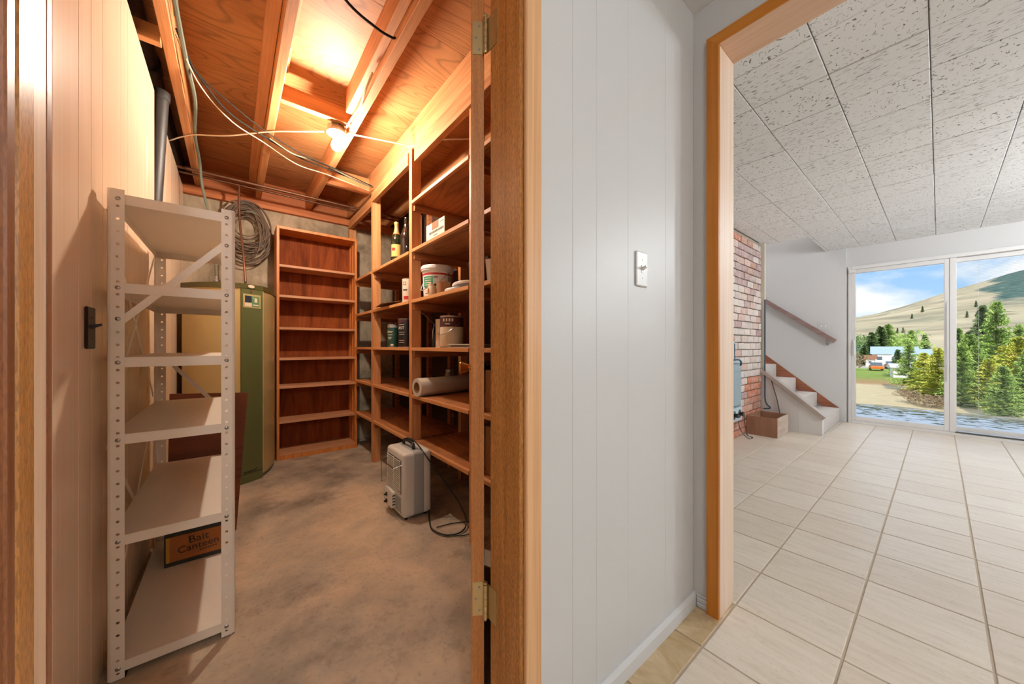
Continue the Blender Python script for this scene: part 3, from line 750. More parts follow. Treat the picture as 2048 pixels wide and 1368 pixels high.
for (z0, z1) in ((0.10, 0.72), (0.79, 1.46)):
    obj('brace', MB().beam((UX0-0.002, UY0+0.03, z0), (UX0-0.002, UY1-0.03, z1), 0.002, 0.018), M_white_metal, su)
    obj('brace', MB().beam((UX0-0.004, UY0+0.03, z1), (UX0-0.004, UY1-0.03, z0), 0.002, 0.018), M_white_metal, su)
obj('brace', MB().beam((UX0+0.03, UY1-0.004, 0.98), (UX1-0.03, UY1-0.004, 0.66), 0.002, 0.018), M_white_metal, su)
obj('foot_plate', MB().box(UX0+.002, UX0+.04, UY0+.002, UY0+.04, 0, 0.0028), M_black, su)
obj('foot_plate', MB().box(UX1-.04, UX1-.002, UY0+.002, UY0+.04, 0, 0.0028), M_black, su)

# --- bait box on the bottom metal shelf
bb = empty('bait_box', (-0.12, 2.24, 0.0525)); tag(bb, 'old flat carton box with Bait Canteen printed label on the bottom metal shelf', 'box')
obj('carton', MB().box(-0.232, -0.012, 2.146, 2.36, 0.0525, 0.198, 0.002), M_olive, bb)
obj('label', MB().box(-0.226, -0.018, 2.1445, 2.1459, 0.072, 0.182), M_baitlabel, bb)
for (a, b) in ((-0.226, -0.214), (-0.032, -0.018)): obj('label_border', MB().box(a, b, 2.1435, 2.1444, 0.072, 0.182), M_yellow, bb)
fx, fz = (1, 0, 0), (0, 0, 1)
lettering('Bait', 0.046, (-0.118, 2.1442, 0.153), (1, 0, 0.06), fz, M_ink, bb)
lettering('Canteen', 0.042, (-0.118, 2.1442, 0.119), (1, 0, 0.06), fz, M_ink, bb)
for k in range(7): obj('print_mark', MB().box(-0.115+k*0.009, -0.109+k*0.009, 2.1438, 2.1444, 0.0925+k*0.0007, 0.0985+k*0.0007), M_ink, bb)
for k in range(12): obj('print_mark', MB().box(-0.165+k*0.0085, -0.159+k*0.0085, 2.1438, 2.1444, 0.080, 0.0822), M_orange, bb)

# --- leaning plywood board
lp = obj('plywood_offcut', MB().prism([(-0.26, 2.485, 0.0), (0.02, 2.485, 0.0), (0.075, 2.60, 0.755), (-0.26, 2.60, 0.775)], (0, 0.012, 0.0)), M_darkply, None, smooth=False)
tag(lp, 'dark reddish plywood offcut leaning behind the metal shelving unit', 'board')

# --- green furnace cabinet
gf = empty('water_heater_cabinet', (0.0, 3.62, 0)); tag(gf, 'tall gold and olive green curved appliance cabinet beside the wooden bookcase', 'water heater')
A = Vector((0.052, 3.262)); B_ = Vector((0.19, 3.345)); Cc = Vector((0.300, 3.705)); Dd = Vector((-0.293, 3.54))
foot = [A]
def arc(p, q, bulge, n):
    out = []; d = q-p; nn = Vector((d.y, -d.x)).normalized()
    for k in range(1, n): t = k/n; out.append(p+d*t+nn*bulge*4*t*(1-t))
    return out
foot = [A, B_]+arc(B_, Cc, 0.018, 6)+[Cc]+arc(Cc, Vector((0.06, 3.95)), 0.06, 6)+[Vector((0.06, 3.95))]+arc(Vector((0.06, 3.95)), Dd, 0.10, 8)+[Dd]+arc(Dd, A, 0.045, 8)
cen = Vector((0.02, 3.62))
def ring(f, z): return [((cen+(p-cen)*f).x, (cen+(p-cen)*f).y, z) for p in foot]
obj('jacket', MB().prism(ring(0.985, 0.03), (0, 0, 1.44)), M_gold, gf, ang=28)
obj('plinth', MB().prism(ring(0.965, 0.0), (0, 0, 0.03)), M_greentrim, gf, ang=28)
obj('cap', MB().prism(ring(1.01, 1.465), (0, 0, 0.036)), M_greentrim, gf, ang=28)
fd = (B_-A).normalized(); fn = Vector((fd.y, -fd.x))
def fp(u, out, z): p = A+fd*u+fn*out; return (p.x, p.y, z)
def fbox(name, u0, u1, o0, o1, z0, z1, mat, par):
    return obj(name, MB().prism([fp(u0, o0, z0), fp(u1, o0, z0), fp(u1, o1, z0), fp(u0, o1, z0)], (0, 0, z1-z0)), mat, par)
FW = (B_-A).length
pn = fbox('front_panel', 0.0, FW-0.004, -0.004, 0.004, 0.07, 1.462, M_green, gf)
fbox('kick_panel', 0.0, FW-0.004, -0.004, 0.003, 0.0, 0.066, M_green, gf)
fbox('edge_strip', FW-0.004, FW+0.003, -0.010, 0.003, 0.04, 1.462, M_gold, gf)
nm = fbox('name_plate', 0.012, FW-0.022, 0.004, 0.007, 1.322, 1.425, M_gold, pn)
fbox('screen', 0.024, 0.072, 0.007, 0.0082, 1.362, 1.412, M_lblue, pn)
fbox('badge', 0.024, 0.072, 0.007, 0.0082, 1.332, 1.358, M_cream, pn)
fbox('badge', 0.074, FW-0.032, 0.007, 0.0082, 1.332, 1.412, M_lgreen, pn)
fbox('print_mark', 0.092, 0.112, 0.0082, 0.0088, 1.366, 1.398, M_cream, pn)
fbox('print_mark', 0.078, 0.122, 0.0082, 0.0088, 1.342, 1.349, M_cream, pn)
fbox('print_mark', 0.082, 0.088, 0.0082, 0.0088, 1.394, 1.400, M_cream, pn)
obj('button', MB().lathe([(0.006, 0), (0.006, 0.006), (0, 0.007)], fp(0.070, 0.004, 1.448), 12, (fn.x, fn.y, 0)), M_red, pn)
ov = MB().lathe([(0, 0), (0.024, 0), (0.024, 0.002), (0, 0.003)], (0, 0, 0), 24, (0, 0, 1))
p_ = fp(0.068, 0.0085, 1.484)
bmesh.ops.transform(ov.bm, matrix=frame(p_, (fd.x, fd.y, 0), (0, 0, 1)) @ Matrix.Diagonal((1, 0.5, 1, 1)), verts=ov.bm.verts); obj('oval_badge', ov, M_cream, gf)
hv = MB().tube([fp(0.02, 0.006, 0.085), fp(0.10, 0.006, 0.085), fp(0.115, 0.006, 0.10)], 0.003, 6); obj('lift_slot', hv, M_black, pn)
obj('pipe_fitting', MB().lathe([(0.016, 0), (0.016, 0.018), (0.022, 0.02), (0.022, 0.035), (0.014, 0.04), (0.014, 0.06)], (-0.09, 3.45, 1.501), 16), M_steel, gf)
obj('pipe_fitting', MB().lathe([(0.013, 0), (0.013, 0.02), (0.008, 0.025), (0.008, 0.04)], (0.085, 3.50, 1.501), 14), M_copper, gf)

# --- bookcase
bk = empty('bookcase', (0.652, 3.85, 0)); tag(bk, 'tall empty orange wooden bookcase with eight levels against the concrete wall', 'bookcase')
bx0, bx1, by0, by1, bz = 0.312, 0.992, 3.735, 3.985, 2.118
obj('side', MB().box(bx0, bx0+0.021, by0, by1, 0, bz, .001), M_bookcase, bk)
obj('side', MB().box(bx1-0.021, bx1, by0, by1, 0, bz, .001), M_bookcase, bk)
obj('top', MB().box(bx0+0.0215, bx1-0.0215, by0, by1, bz-0.024, bz, .001), M_bookcase, bk)
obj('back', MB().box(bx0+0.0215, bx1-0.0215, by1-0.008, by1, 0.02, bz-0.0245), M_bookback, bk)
for zt in (0.062, 0.352, 0.668, 0.925, 1.205, 1.497, 1.772):
    obj('shelf', MB().box(bx0+0.0215, bx1-0.0215, by0+0.003, by1-0.009, zt-0.022, zt, .001), M_bookshelf, bk)
obj('kickboard', MB().box(bx0+0.0215, bx1-0.0215, by0+0.004, by0+0.02, 0.0, 0.0395), M_bookcase, bk)
for xx in (bx1-0.0225, ): 
    for yy in (by0+0.07, by0+0.17): obj('pilaster_strip', MB().box(xx-0.004, xx+0.0005, yy, yy+0.012, 0.08, 2.06), M_bookcase, bk)

# --- built-in wooden shelving
sx0, sx1 = 0.97, 1.428
bs = empty('built_in_shelving', (1.2, 2.3, 0)); tag(bs, 'long rough built-in wooden shelving of plywood boards along the right storage wall', 'shelving')
PYS = [0.78, 1.51, 2.302, 3.152, 3.70]
for k, y in enumerate(PYS[:4]):
    obj('upright', MB().box(sx0-0.001, sx0+0.068, y, y+0.045, 0, 2.405 if k else 2.25, .0015), M_post, bs)
    obj('upright', MB().box(1.36, 1.428, y, y+0.04, 0, 2.30, .0015), M_post, bs)
LV = [0.375, 0.695, 1.022, 1.352, 1.700]
def shelf_board(y0, y1, z):
    m = obj('shelf', MB().box(sx0+0.016, sx1, y0, y1, z-0.018, z, .001), M_plyshelf, bs)
    obj('edge_strip', MB().box(sx0-0.006, sx0+0.0155, y0, y1, z-0.021, z+0.0006, .001), M_plyshelf_edge, m)
    for (ya_, s) in ((y0, 1), (y1, -1)):
        obj('cleat', MB().box(sx0+0.012, sx1-0.03, ya_+s*0.001, ya_+s*0.021, z-0.066, z-0.0215), M_cleat, m)
for k in range(4):
    y0 = PYS[k]+0.0455; y1 = PYS[k+1]-0.0005
    for z in LV: shelf_board(y0, y1, z)
    if k < 2: shelf_board(y0, y1, 2.036)
obj('header', MB().box(0.952, 0.99, 0.80, 2.22, 2.275, 2.388, .0015), M_joist, bs)
obj('header', MB().box(0.958, 0.992, 2.348, 3.15, 2.302, 2.385, .0015), M_joist, bs)
obj('header', MB().box(0.975, 1.01, 3.2, 3.98, 2.29, 2.375, .0015), M_joist, bs)

def item(name, label, cat, loc, group=None):
    o = empty(name, loc); tag(o, label, cat, group); return o
# --- sparkling wine bottles
def bottle(x, y, z, glass, foil, lab, label, scale=1.0):
    o = item('wine_bottle', label, 'bottle', (x, y, z), 'sparkling wine bottles on the shelf')
    k = scale
    obj('glass', MB().lathe([(0, 0), (0.040*k, 0), (0.043*k, 0.006*k), (0.043*k, 0.15*k), (0.040*k, 0.175*k), (0.030*k, 0.205*k), (0.019*k, 0.235*k), (0.0148*k, 0.26*k), (0.0145*k, 0.285*k), (0, 0.286*k)], (x, y, z), 28), glass, o)
    obj('foil', MB().lathe([(0.0445*k*0.68, 0.203*k), (0.0205*k, 0.233*k), (0.0158*k, 0.262*k), (0.0155*k, 0.285*k), (0.018*k, 0.289*k), (0.018*k, 0.299*k), (0.0172*k, 0.308*k), (0, 0.312*k)], (x, y, z), 24), foil, o)
    if lab:
        m = MB(); r = 0.0436*k; n = 10; a0 = math.radians(188); a1 = math.radians(288)
        for q in range(n):
            t0, t1 = a0+(a1-a0)*q/n, a0+(a1-a0)*(q+1)/n
            m.quad((x+r*math.cos(t0), y+r*math.sin(t0), z+0.03), (x+r*math.cos(t1), y+r*math.sin(t1), z+0.03), (x+r*math.cos(t1), y+r*math.sin(t1), z+0.125), (x+r*math.cos(t0), y+r*math.sin(t0), z+0.125))
        la = obj('label', m, M_label, o)
        m = MB(); r += 0.0006
        for q in range(4):
            t0, t1 = math.radians(200+q*9), math.radians(209+q*9)
            m.quad((x+r*math.cos(t0), y+r*math.sin(t0), z+0.075), (x+r*math.cos(t1), y+r*math.sin(t1), z+0.075), (x+r*math.cos(t1), y+r*math.sin(t1), z+0.098), (x+r*math.cos(t0), y+r*math.sin(t0), z+0.098))
        obj('emblem', m, M_red, la)
        obj('neck_band', MB().lathe([(0.0300*k, 0.2035*k), (0.0265*k, 0.216*k)], (x, y, z), 24), M_orange, o)
    return o
bottle(1.012, 2.70, 1.7008, M_bottle, M_goldfoil, True, 'green champagne bottle with gold foil neck and gold label')
bottle(1.035, 2.56, 1.7008, M_bottle2, M_bottle2, False, 'dark foil-topped bottle without a label next to the gold one')
# --- box on the upper shelf
o = item('wine_carton', 'white printed carton lying on the shelf above the big bucket', 'box', (1.17, 2.0, 1.7008))
obj('carton', MB().box(1.0, 1.36, 1.88, 2.135, 1.7008, 1.822, .002), M_carton, o)
obj('printed_face', MB().box(0.9985, 0.9999, 1.882, 2.133, 1.7015, 1.8215), M_paper, o)
obj('tape', MB().box(0.9975, 0.9984, 1.96, 2.05, 1.775, 1.8215), M_carton, o)
for k in range(12): obj('print_mark', MB().box(0.9976, 0.9984, 1.895+k*0.0165, 1.906+k*0.0165, 1.752, 1.766), M_ink, o)
for k in range(5): obj('print_mark', MB().box(0.9976, 0.9984, 1.975+k*0.011, 1.982+k*0.011, 1.733, 1.739), M_ink, o)
obj('print_mark', MB().box(0.9976, 0.9984, 1.89, 1.94, 1.80, 1.8035), M_ink, o)
# --- big bucket
bxc, byc, bzc = 1.105, 2.185, 1.3528
o = item('bucket', 'big white plastic bucket with red stripe and green label', 'bucket', (bxc, byc, bzc))
obj('pail', MB().lathe([(0, 0), (0.088, 0), (0.092, 0.004), (0.100, 0.185), (0.108, 0.186), (0.108, 0.200), (0, 0.201)], (bxc, byc, bzc), 36), M_white, o)
obj('lid', MB().lathe([(0.1085, 0.196), (0.111, 0.197), (0.111, 0.212), (0.106, 0.222), (0.098, 0.2225), (0.096, 0.217), (0, 0.217)], (bxc, byc, bzc), 36), M_white, o)
obj('stripe', MB().lathe([(0.0995, 0.156), (0.1, 0.168)], (bxc, byc, bzc), 36), M_red, o)
def wrap_patch(cx, cy, r, z0, z1, d0, d1, n=8):
    m = MB()
    for q in range(n):
        t0, t1 = math.radians(d0+(d1-d0)*q/n), math.radians(d0+(d1-d0)*(q+1)/n)
        m.quad((cx+r*math.cos(t0), cy+r*math.sin(t0), z0), (cx+r*math.cos(t1), cy+r*math.sin(t1), z0), (cx+r*math.cos(t1), cy+r*math.sin(t1), z1), (cx+r*math.cos(t0), cy+r*math.sin(t0), z1))
    return m
la = obj('label', wrap_patch(bxc, byc, 0.0996, bzc+0.075, bzc+0.145, 182, 226), M_teal, o)
for k in range(4): obj('print_mark', wrap_patch(bxc, byc, 0.1002, bzc+0.085+k*0.015, bzc+0.090+k*0.015, 190, 220, 5), M_paper, la)
obj('label', wrap_patch(bxc, byc, 0.0998, bzc+0.03, bzc+0.150, 288, 330), M_heater2, o)
obj('print_mark', wrap_patch(bxc, byc, 0.0998, bzc+0.135, bzc+0.141, 228, 244, 4), M_ink, o)
obj('bail_handle', MB().tube([(bxc+0.04, byc-0.098, bzc+0.178), (bxc-0.03, byc-0.112, bzc+0.12), (bxc-0.09, byc-0.07, bzc+0.075), (bxc-0.11, byc+0.02, bzc+0.055), (bxc-0.06, byc+0.1, bzc+0.12)], 0.003, 6, 5), M_heater2, o)
# small things in front of it
o = item('spice_jar', 'small cream jar with orange mark standing before the white bucket', 'jar', (1.0, 2.03, bzc))
obj('jar', MB().lathe([(0, 0), (0.026, 0), (0.027, 0.05), (0.022, 0.058), (0, 0.058)], (0.992, 2.035, bzc), 20), M_cream, o)
obj('lid', MB().lathe([(0.022, 0.058), (0.022, 0.076), (0, 0.077)], (0.992, 2.035, bzc), 20), M_cream, o)
obj('emblem', MB().box(0.9645, 0.9655, 2.026, 2.042, bzc+0.015, bzc+0.045), M_orange, o)
obj('dial', MB().lathe([(0.007, 0), (0.007, 0.003), (0, 0.003)], (1.0, 2.008, bzc+0.068), 10, (0.3, -1, 0)), M_bronze, o)
o = tag(obj('small_carton', MB().box(0.982, 1.03, 2.072, 2.125, bzc, bzc+0.048, .002), M_paper), 'tiny white carton left of the cream jar on the shelf', 'box')
obj('print_mark', MB().box(0.9812, 0.9818, 2.08, 2.105, bzc+0.018, bzc+0.022), M_ink, o)
tag(obj('cardboard_tub', MB().lathe([(0, 0), (0.040, 0), (0.044, 0.075), (0.041, 0.076), (0.04, 0.072), (0, 0.072)], (1.03, 1.945, bzc), 20), M_carton), 'plain tan cardboard tub right of the cream jar', 'tub')
# lids
def lid(c, r, tilt, label):
    m = MB().lathe([(0, 0.012), (r*0.86, 0.012), (r*0.88, 0.016), (r*0.97, 0.016), (r, 0.012), (r, 0), (r*0.96, 0), (r*0.96, 0.008), (0, 0.008)], (0, 0, 0), 36)
    bmesh.ops.transform(m.bm, matrix=Matrix.Translation(c) @ Matrix.Rotation(tilt, 4, 'X'), verts=m.bm.verts)
    return tag(obj('round_cover', m, M_white), label, 'lid', 'loose bucket lids')
lid((1.075, 1.80, bzc), 0.105, 0.0, 'lower white plastic bucket lid lying flat on the shelf')
lid((1.09, 1.735, bzc+0.028), 0.105, math.radians(-4), 'upper white plastic bucket lid resting on another lid')
# white can with red letters
def can(x, y, z, r, h, body, top, name, label, group='paint cans on the shelves', bail=False, band=None):
    o = item(name, label, 'paint can', (x, y, z), group)
    obj('body', MB().lathe([(0, 0), (r*0.98, 0), (r, 0.003), (r, h-0.004), (r*0.98, h), (r*0.93, h), (r*0.92, h-0.006), (0, h-0.006)], (x, y, z), 30), body, o)
    obj('rim', MB().lathe([(r*1.012, h-0.005), (r*1.015, h+0.001), (r*0.95, h+0.0015), (r*0.9, h-0.004)], (x, y, z), 30), top, o)
    obj('rim', MB().lathe([(r*1.012, 0.006), (r*1.012, 0.0), (r*0.9, 0.0)], (x, y, z), 30), top, o)
    if band:
        mat, z0, z1 = band; obj('label', MB().lathe([(r*1.006, z0), (r*1.006, z1)], (x, y, z), 30), mat, o)
    if bail:
        obj('bail_handle', MB().tube([(x-r*0.35, y+r*0.98, z+h*0.8), (x-r*1.12, y+r*0.45, z+h*0.48), (x-r*1.16, y-r*0.2, z+h*0.40), (x-r*0.75, y-r*0.95, z+h*0.52), (x+r*0.25, y-r*1.03, z+h*0.8)], 0.0018, 6, 6), M_steel, o)
        obj('bail_ear', MB().lathe([(0.01, 0), (0.01, 0.004), (0, 0.006)], (x-r*0.34, y+r*0.94, z+h*0.8), 12, (-0.35, 0.94, 0)), M_steel, o)
    return o
o = can(1.02, 2.48, 1.3528, 0.045, 0.172, M_paper, M_paper, 'food_can', 'white round can with red lettering beside the upright post', 'paint cans on the shelves')
obj('emblem', wrap_patch(1.02, 2.48, 0.0456, 1.3528+0.125, 1.3528+0.15, 190, 225), M_red, o)
obj('print_mark', wrap_patch(1.02, 2.48, 0.0459, 1.3528+0.130, 1.3528+0.145, 196, 219), M_paper, o)
obj('print_mark', wrap_patch(1.02, 2.48, 0.0456, 1.3528+0.085, 1.3528+0.095, 190, 235), M_ink, o)
obj('emblem', wrap_patch(1.02, 2.48, 0.0456, 1.3528+0.02, 1.3528+0.045, 200, 245), M_red, o)
tag(obj('cardboard_sheet', MB().prism([(0.90, 2.72, 1.362), (0.955, 3.03, 1.362), (1.14, 3.05, 1.400), (1.09, 2.70, 1.400)], (0, 0, 0.003)), M_carton, smooth=False), 'flat cardboard sheet lying tilted on the shelf below the bottles', 'cardboard')
# paint cans
zc1 = 1.0228
o = can(1.02, 2.80, zc1, 0.042, 0.185, M_cangreen, M_steel, 'paint_can', 'slim dark green paint can with white lettering', band=(M_heater2, 0.158, 0.178))
lettering('Over', 0.026, (1.02-0.036, 2.80-0.022, zc1+0.125), None, None, M_paper, o, wrap=(1.02, 2.80, 0.0422))
for k, zz in enumerate((0.098, 0.078, 0.066)): obj('print_mark', wrap_patch(1.02, 2.80, 0.0424, zc1+zz, zc1+zz+0.004, 190, 245-k*8, 6), M_paper, o)
obj('print_mark', wrap_patch(1.02, 2.80, 0.0424, zc1+0.012, zc1+0.026, 225, 255, 5), M_paper, o)
o = can(1.085, 2.70, zc1, 0.05, 0.20, M_black, M_cream, 'paint_can', 'black paint can standing half hidden between two other cans')
obj('print_mark', wrap_patch(1.085, 2.70, 0.0505, zc1+0.15, zc1+0.155, 180, 230, 5), M_cream, o)
o = can(1.03, 2.565, zc1, 0.055, 0.215, M_black, M_steel, 'paint_can', 'large black paint can with white AST lettering near the post', band=(M_burg, 0.185, 0.207))
lettering('AST', 0.030, (1.03-0.046, 2.565-0.03, zc1+0.145), None, None, M_paper, o, wrap=(1.03, 2.565, 0.0553))
for zz in (0.17, 0.112, 0.096, 0.05, 0.035): obj('print_mark', wrap_patch(1.03, 2.565, 0.0555, zc1+zz, zc1+zz+0.003, 195, 240, 6), M_cream, o)
o = can(1.16, 2.155, zc1, 0.075, 0.192, M_cream, M_cream, 'paint_can', 'plain cream gallon can behind the burgundy labelled can', bail=False)
for zz in (0.05, 0.1): obj('print_mark', wrap_patch(1.16, 2.155, 0.0757, zc1+zz, zc1+zz+0.012, 250, 275, 4), M_carton, o)
obj('bail_handle', MB().tube([(1.10, 2.20, zc1+0.15), (1.04, 2.26, zc1+0.23), (1.02, 2.28, zc1+0.245)], 0.002, 6, 4), M_steel, o)
o = can(1.075, 1.93, zc1, 0.072, 0.196, M_cream, M_steel, 'paint_can', 'cream gallon paint can with burgundy top label and wire bail', bail=True, band=(M_burg, 0.128, 0.188))
for k, a in enumerate((196, 212, 226, 240)): obj('print_mark', wrap_patch(1.075, 1.93, 0.0735, zc1+0.160, zc1+0.178, a, a+8, 3), M_cream, o)
obj('print_mark', wrap_patch(1.075, 1.93, 0.0735, zc1+0.142, zc1+0.149, 208, 232, 4), M_cream, o)
tag(obj('paint_tray', MB().box(1.0, 1.30, 1.60, 1.845, zc1, zc1+0.006).box(0.995, 1.30, 1.59, 1.846, zc1+0.014, zc1+0.021, .002).box(1.02, 1.29, 1.6, 1.84, zc1+0.006, zc1+0.014), M_heater2), 'flat grey tray stack lying in front of the cream cans', 'tray')
o = item('dark_bottle', 'thin dark tall bottle in the shadow left of the cream cans', 'bottle', (1.2, 2.36, zc1))
obj('glass', MB().lathe([(0, 0), (0.028, 0), (0.028, 0.12), (0.01, 0.15), (0.01, 0.18), (0, 0.18)], (1.20, 2.42, zc1), 18), M_bottle2, o)
# lower shelf things
r0 = MB()
m = MB().lathe([(0.036, 0), (0.060, 0), (0.061, 0.003), (0.061, 0.447), (0.060, 0.45), (0.036, 0.45), (0.036, 0)], (0.955, 2.185, 0.6958+0.0612), 32, (1, 0.11, 0))
o = obj('plastic_film_roll', m, M_film); tag(o, 'thick roll of translucent plastic film lying on the middle shelf', 'roll')
obj('core', MB().lathe([(0.036, -0.002), (0.036, 0.45), (0.032, 0.45), (0.032, -0.002), (0.036, -0.002)], (0.955, 2.185, 0.6958+0.0612), 28, (1, 0.11, 0)), M_carton, o)
o = item('glass_jar', 'clear glass jar standing in the dark behind the plastic roll', 'jar', (1.32, 2.36, 0.6958))
obj('jar', MB().lathe([(0, 0), (0.034, 0), (0.036, 0.006), (0.036, 0.13), (0.03, 0.14), (0, 0.141)], (1.30, 2.365-0.0, 0.6958), 20), M_jar, o)
obj('lid', MB().lathe([(0.031, 0.14), (0.031, 0.157), (0, 0.158)], (1.30, 2.365, 0.6958), 20), M_steel, o)
tag(obj('storage_carton', MB().box(1.02, 1.34, 1.16, 1.48, 0.3758, 0.62, .002), M_carton), 'brown carton on the lowest shelf seen past the door hinge', 'box', 'cartons behind the door')
tag(obj('storage_carton', MB().box(1.02, 1.34, 1.16, 1.48, 0.6958, 0.93, .002), M_carton), 'brown carton on the second shelf seen past the door hinge', 'box', 'cartons behind the door')
o = tag(obj('plastic_cup', MB().lathe([(0, 0), (0.032, 0), (0.045, 0.125), (0.043, 0.125), (0.031, 0.004), (0, 0.004)], (1.06, 1.46, 1.3528), 20), M_white), 'white ribbed plastic cup visible between door and jamb', 'cup')

# --- space heater
hx0, hx1, hy0, hy1, hz = 0.778, 0.960, 1.972, 2.25, 0.397
sh = empty('space_heater', ((hx0+hx1)/2, (hy0+hy1)/2, 0)); tag(sh, 'vintage beige portable electric space heater standing on the concrete floor', 'heater')
def rbox(x0, x1, y0, y1, z0, z1, r):
    m = MB().box(x0, x1, y0, y1, z0, z1)
    bmesh.ops.bevel(m.bm, geom=m.bm.edges[:], offset=r, segments=4, affect='EDGES', profile=0.5); return m
xa, xb_ = hx0+0.055, hx1-0.038
obj('front_shell', rbox(hx0, xa+0.03, hy0, hy1, 0.014, hz, 0.022), M_heater, sh)
obj('rear_shell', rbox(xb_-0.03, hx1, hy0, hy1, 0.014, hz, 0.022), M_heater, sh)
obj('middle_band', rbox(xa, xb_, hy0-0.0012, hy1+0.0012, 0.0135, hz+0.001, 0.022), M_heater2, sh)
for (x, y) in ((hx0+.03, hy0+.03), (hx1-.03, hy0+.03), (hx0+.03, hy1-.03), (hx1-.03, hy1-.03)):
    obj('foot', MB().lathe([(0.009, 0), (0.009, 0.016)], (x, y, 0), 10), M_black, sh)
gx_ = hx0-0.001
gp = obj('grille', MB().box(gx_-0.0015, gx_+0.002, hy0+0.03, hy1-0.03, 0.155, 0.355), M_black, sh)
for k in range(17):
    obj('louvre', MB().box(gx_-0.005, gx_-0.0012, hy0+0.03, hy1-0.03, 0.160+k*0.0115, 0.1655+k*0.0115), M_heater, gp)
for yy in (hy0+0.03, (hy0+hy1)/2-0.004, hy1-0.038): obj('bar', MB().box(gx_-0.0065, gx_-0.0012, yy, yy+0.008, 0.155, 0.355), M_heater, gp)
for k in range(8): obj('vent_slat', MB().box(gx_-0.003, gx_+0.001, hy0+0.03, hy0+0.12, 0.045+k*0.0115, 0.0505+k*0.0115), M_heater2, sh)
gu = obj('wire_guard', MB().tube([(hx0+0.006, hy0+0.02, 0.33), (hx0-0.045, hy0+0.03, 0.318), (hx0-0.045, hy0+0.03, 0.318)][:2]+[(hx0-0.045, hy1-0.03, 0.318), (hx0+0.006, hy1-0.02, 0.33)], 0.003, 6)
         .tube([(hx0+0.006, hy0+0.02, 0.18), (hx0-0.02, hy0+0.03, 0.178)], 0.003, 6).tube([(hx0+0.006, hy1-0.02, 0.18), (hx0-0.04, hy1-0.03, 0.178), (hx0-0.045, hy1-0.03, 0.318)], 0.003, 6), M_steel, sh)
cb_ = obj('control_box', rbox(hx0-0.03, hx0+0.01, hy0+0.115, hy1-0.03, 0.045, 0.145, 0.010), M_heater, sh)
for zz in (0.073, 0.115):
    obj('dial', MB().lathe([(0.012, 0), (0.012, 0.006), (0.005, 0.007), (0.005, 0.018), (0, 0.018)], (hx0-0.03, hy1-0.09, zz), 14, (-1, 0, 0)), M_black, cb_)
for k in range(4): obj('vent_slot', MB().box(hx0-0.022, hx0-0.004, hy0+0.114, hy0+0.1155, 0.065+k*0.018, 0.071+k*0.018), M_black, cb_)
obj('handle', MB().tube([(xa+0.035, hy0+0.06, hz-0.002), (xa+0.035, hy0+0.065, hz+0.028), (xa+0.035, hy0+0.10, hz+0.037), (xa+0.035, hy1-0.10, hz+0.037), (xa+0.035, hy1-0.065, hz+0.028), (xa+0.035, hy1-0.06, hz-0.002)], 0.0095, 8, 4), M_black, sh)
obj('power_cord', MB().tube([(hx1-0.02, hy1-0.09, hz+0.004), (xa+0.03, hy1-0.12, hz+0.05), (xa+0.045, hy0+0.12, hz+0.052), (xa+0.055, hy0+0.045, hz+0.03), (xb_, hy0-0.012, hz-0.04), (1.0, 1.90, 0.22), (1.045, 1.78, 0.10), (1.04, 1.70, 0.03), (0.98, 1.655, 0.010), (0.90, 1.68, 0.010), (0.87, 1.78, 0.010), (0.90, 1.88, 0.010), (0.93, 1.95, 0.016), (0.945, 1.99, 0.022)], 0.0042, 7, 8), M_black, sh)
obj('power_cord', MB().tube([(0.90, 1.69, 0.007), (0.98, 1.62, 0.007), (1.07, 1.63, 0.007), (1.09, 1.71, 0.007), (1.0, 1.77, 0.007), (0.90, 1.79, 0.007)], 0.003, 6, 6), M_black, sh)

# --- lamp
bx_, by_, bzb = 0.515, 2.405, 2.305
lm = empty('bare_bulb_lamp', (bx_, by_, 2.40)); tag(lm, 'lit bare bulb in a white porcelain lampholder under the joists', 'lamp')
obj('junction_box', MB().lathe([(0, 0), (0.05, 0), (0.05, 0.035), (0, 0.035)], (bx_, by_, 2.389), 8), M_steel, lm)
obj('lampholder', MB().lathe([(0, 0.0), (0.056, 0), (0.056, -0.012), (0.046, -0.02), (0.026, -0.025), (0.022, -0.035), (0.0, -0.035)], (bx_, by_, 2.389), 28), M_porc, lm)
obj('bulb', MB().lathe([(0.0, 0.056), (0.013, 0.056), (0.0145, 0.042), (0.024, 0.024), (0.029, 0.006), (0.0285, -0.008), (0.022, -0.021), (0.012, -0.0275), (0, -0.0295)], (bx_, by_, bzb-0.004), 20), M_bulb, lm)

# --- cables
def cable(pts, r, mat, label, name='cable', sm=8, group='electrical cables under the joists'):
    return tag(obj(name, MB().tube(pts, r, 7, sm), mat), label, 'cable', group)
cable([(-0.325, 3.215, 2.395), (-0.25, 3.13, 2.411), (-0.19, 3.06, 2.412), (-0.02, 2.90, 2.395), (0.19, 2.71, 2.412), (0.36, 2.555, 2.404), (0.455, 2.47, 2.40)], 0.0045, M_romex, 'cream cable sagging from the left wall to the bulb')
cable([(0.575, 2.41, 2.408), (0.72, 2.37, 2.412), (0.90, 2.30, 2.405), (0.955, 2.265, 2.396), (1.06, 2.12, 2.408), (1.235, 1.96, 2.41)], 0.0045, M_romex, 'cream cable running from the bulb to the right shelving')
cable([(-0.199, 2.22, 2.50), (-0.165, 2.34, 2.455), (-0.137, 2.40, 2.43), (-0.02, 2.58, 2.385), (0.17, 2.80, 2.411), (0.40, 2.93, 2.40), (0.60, 3.0, 2.412), (0.95, 3.10, 2.412)], 0.0052, M_cabdark, 'thick dark cable drooping across two joist bays')
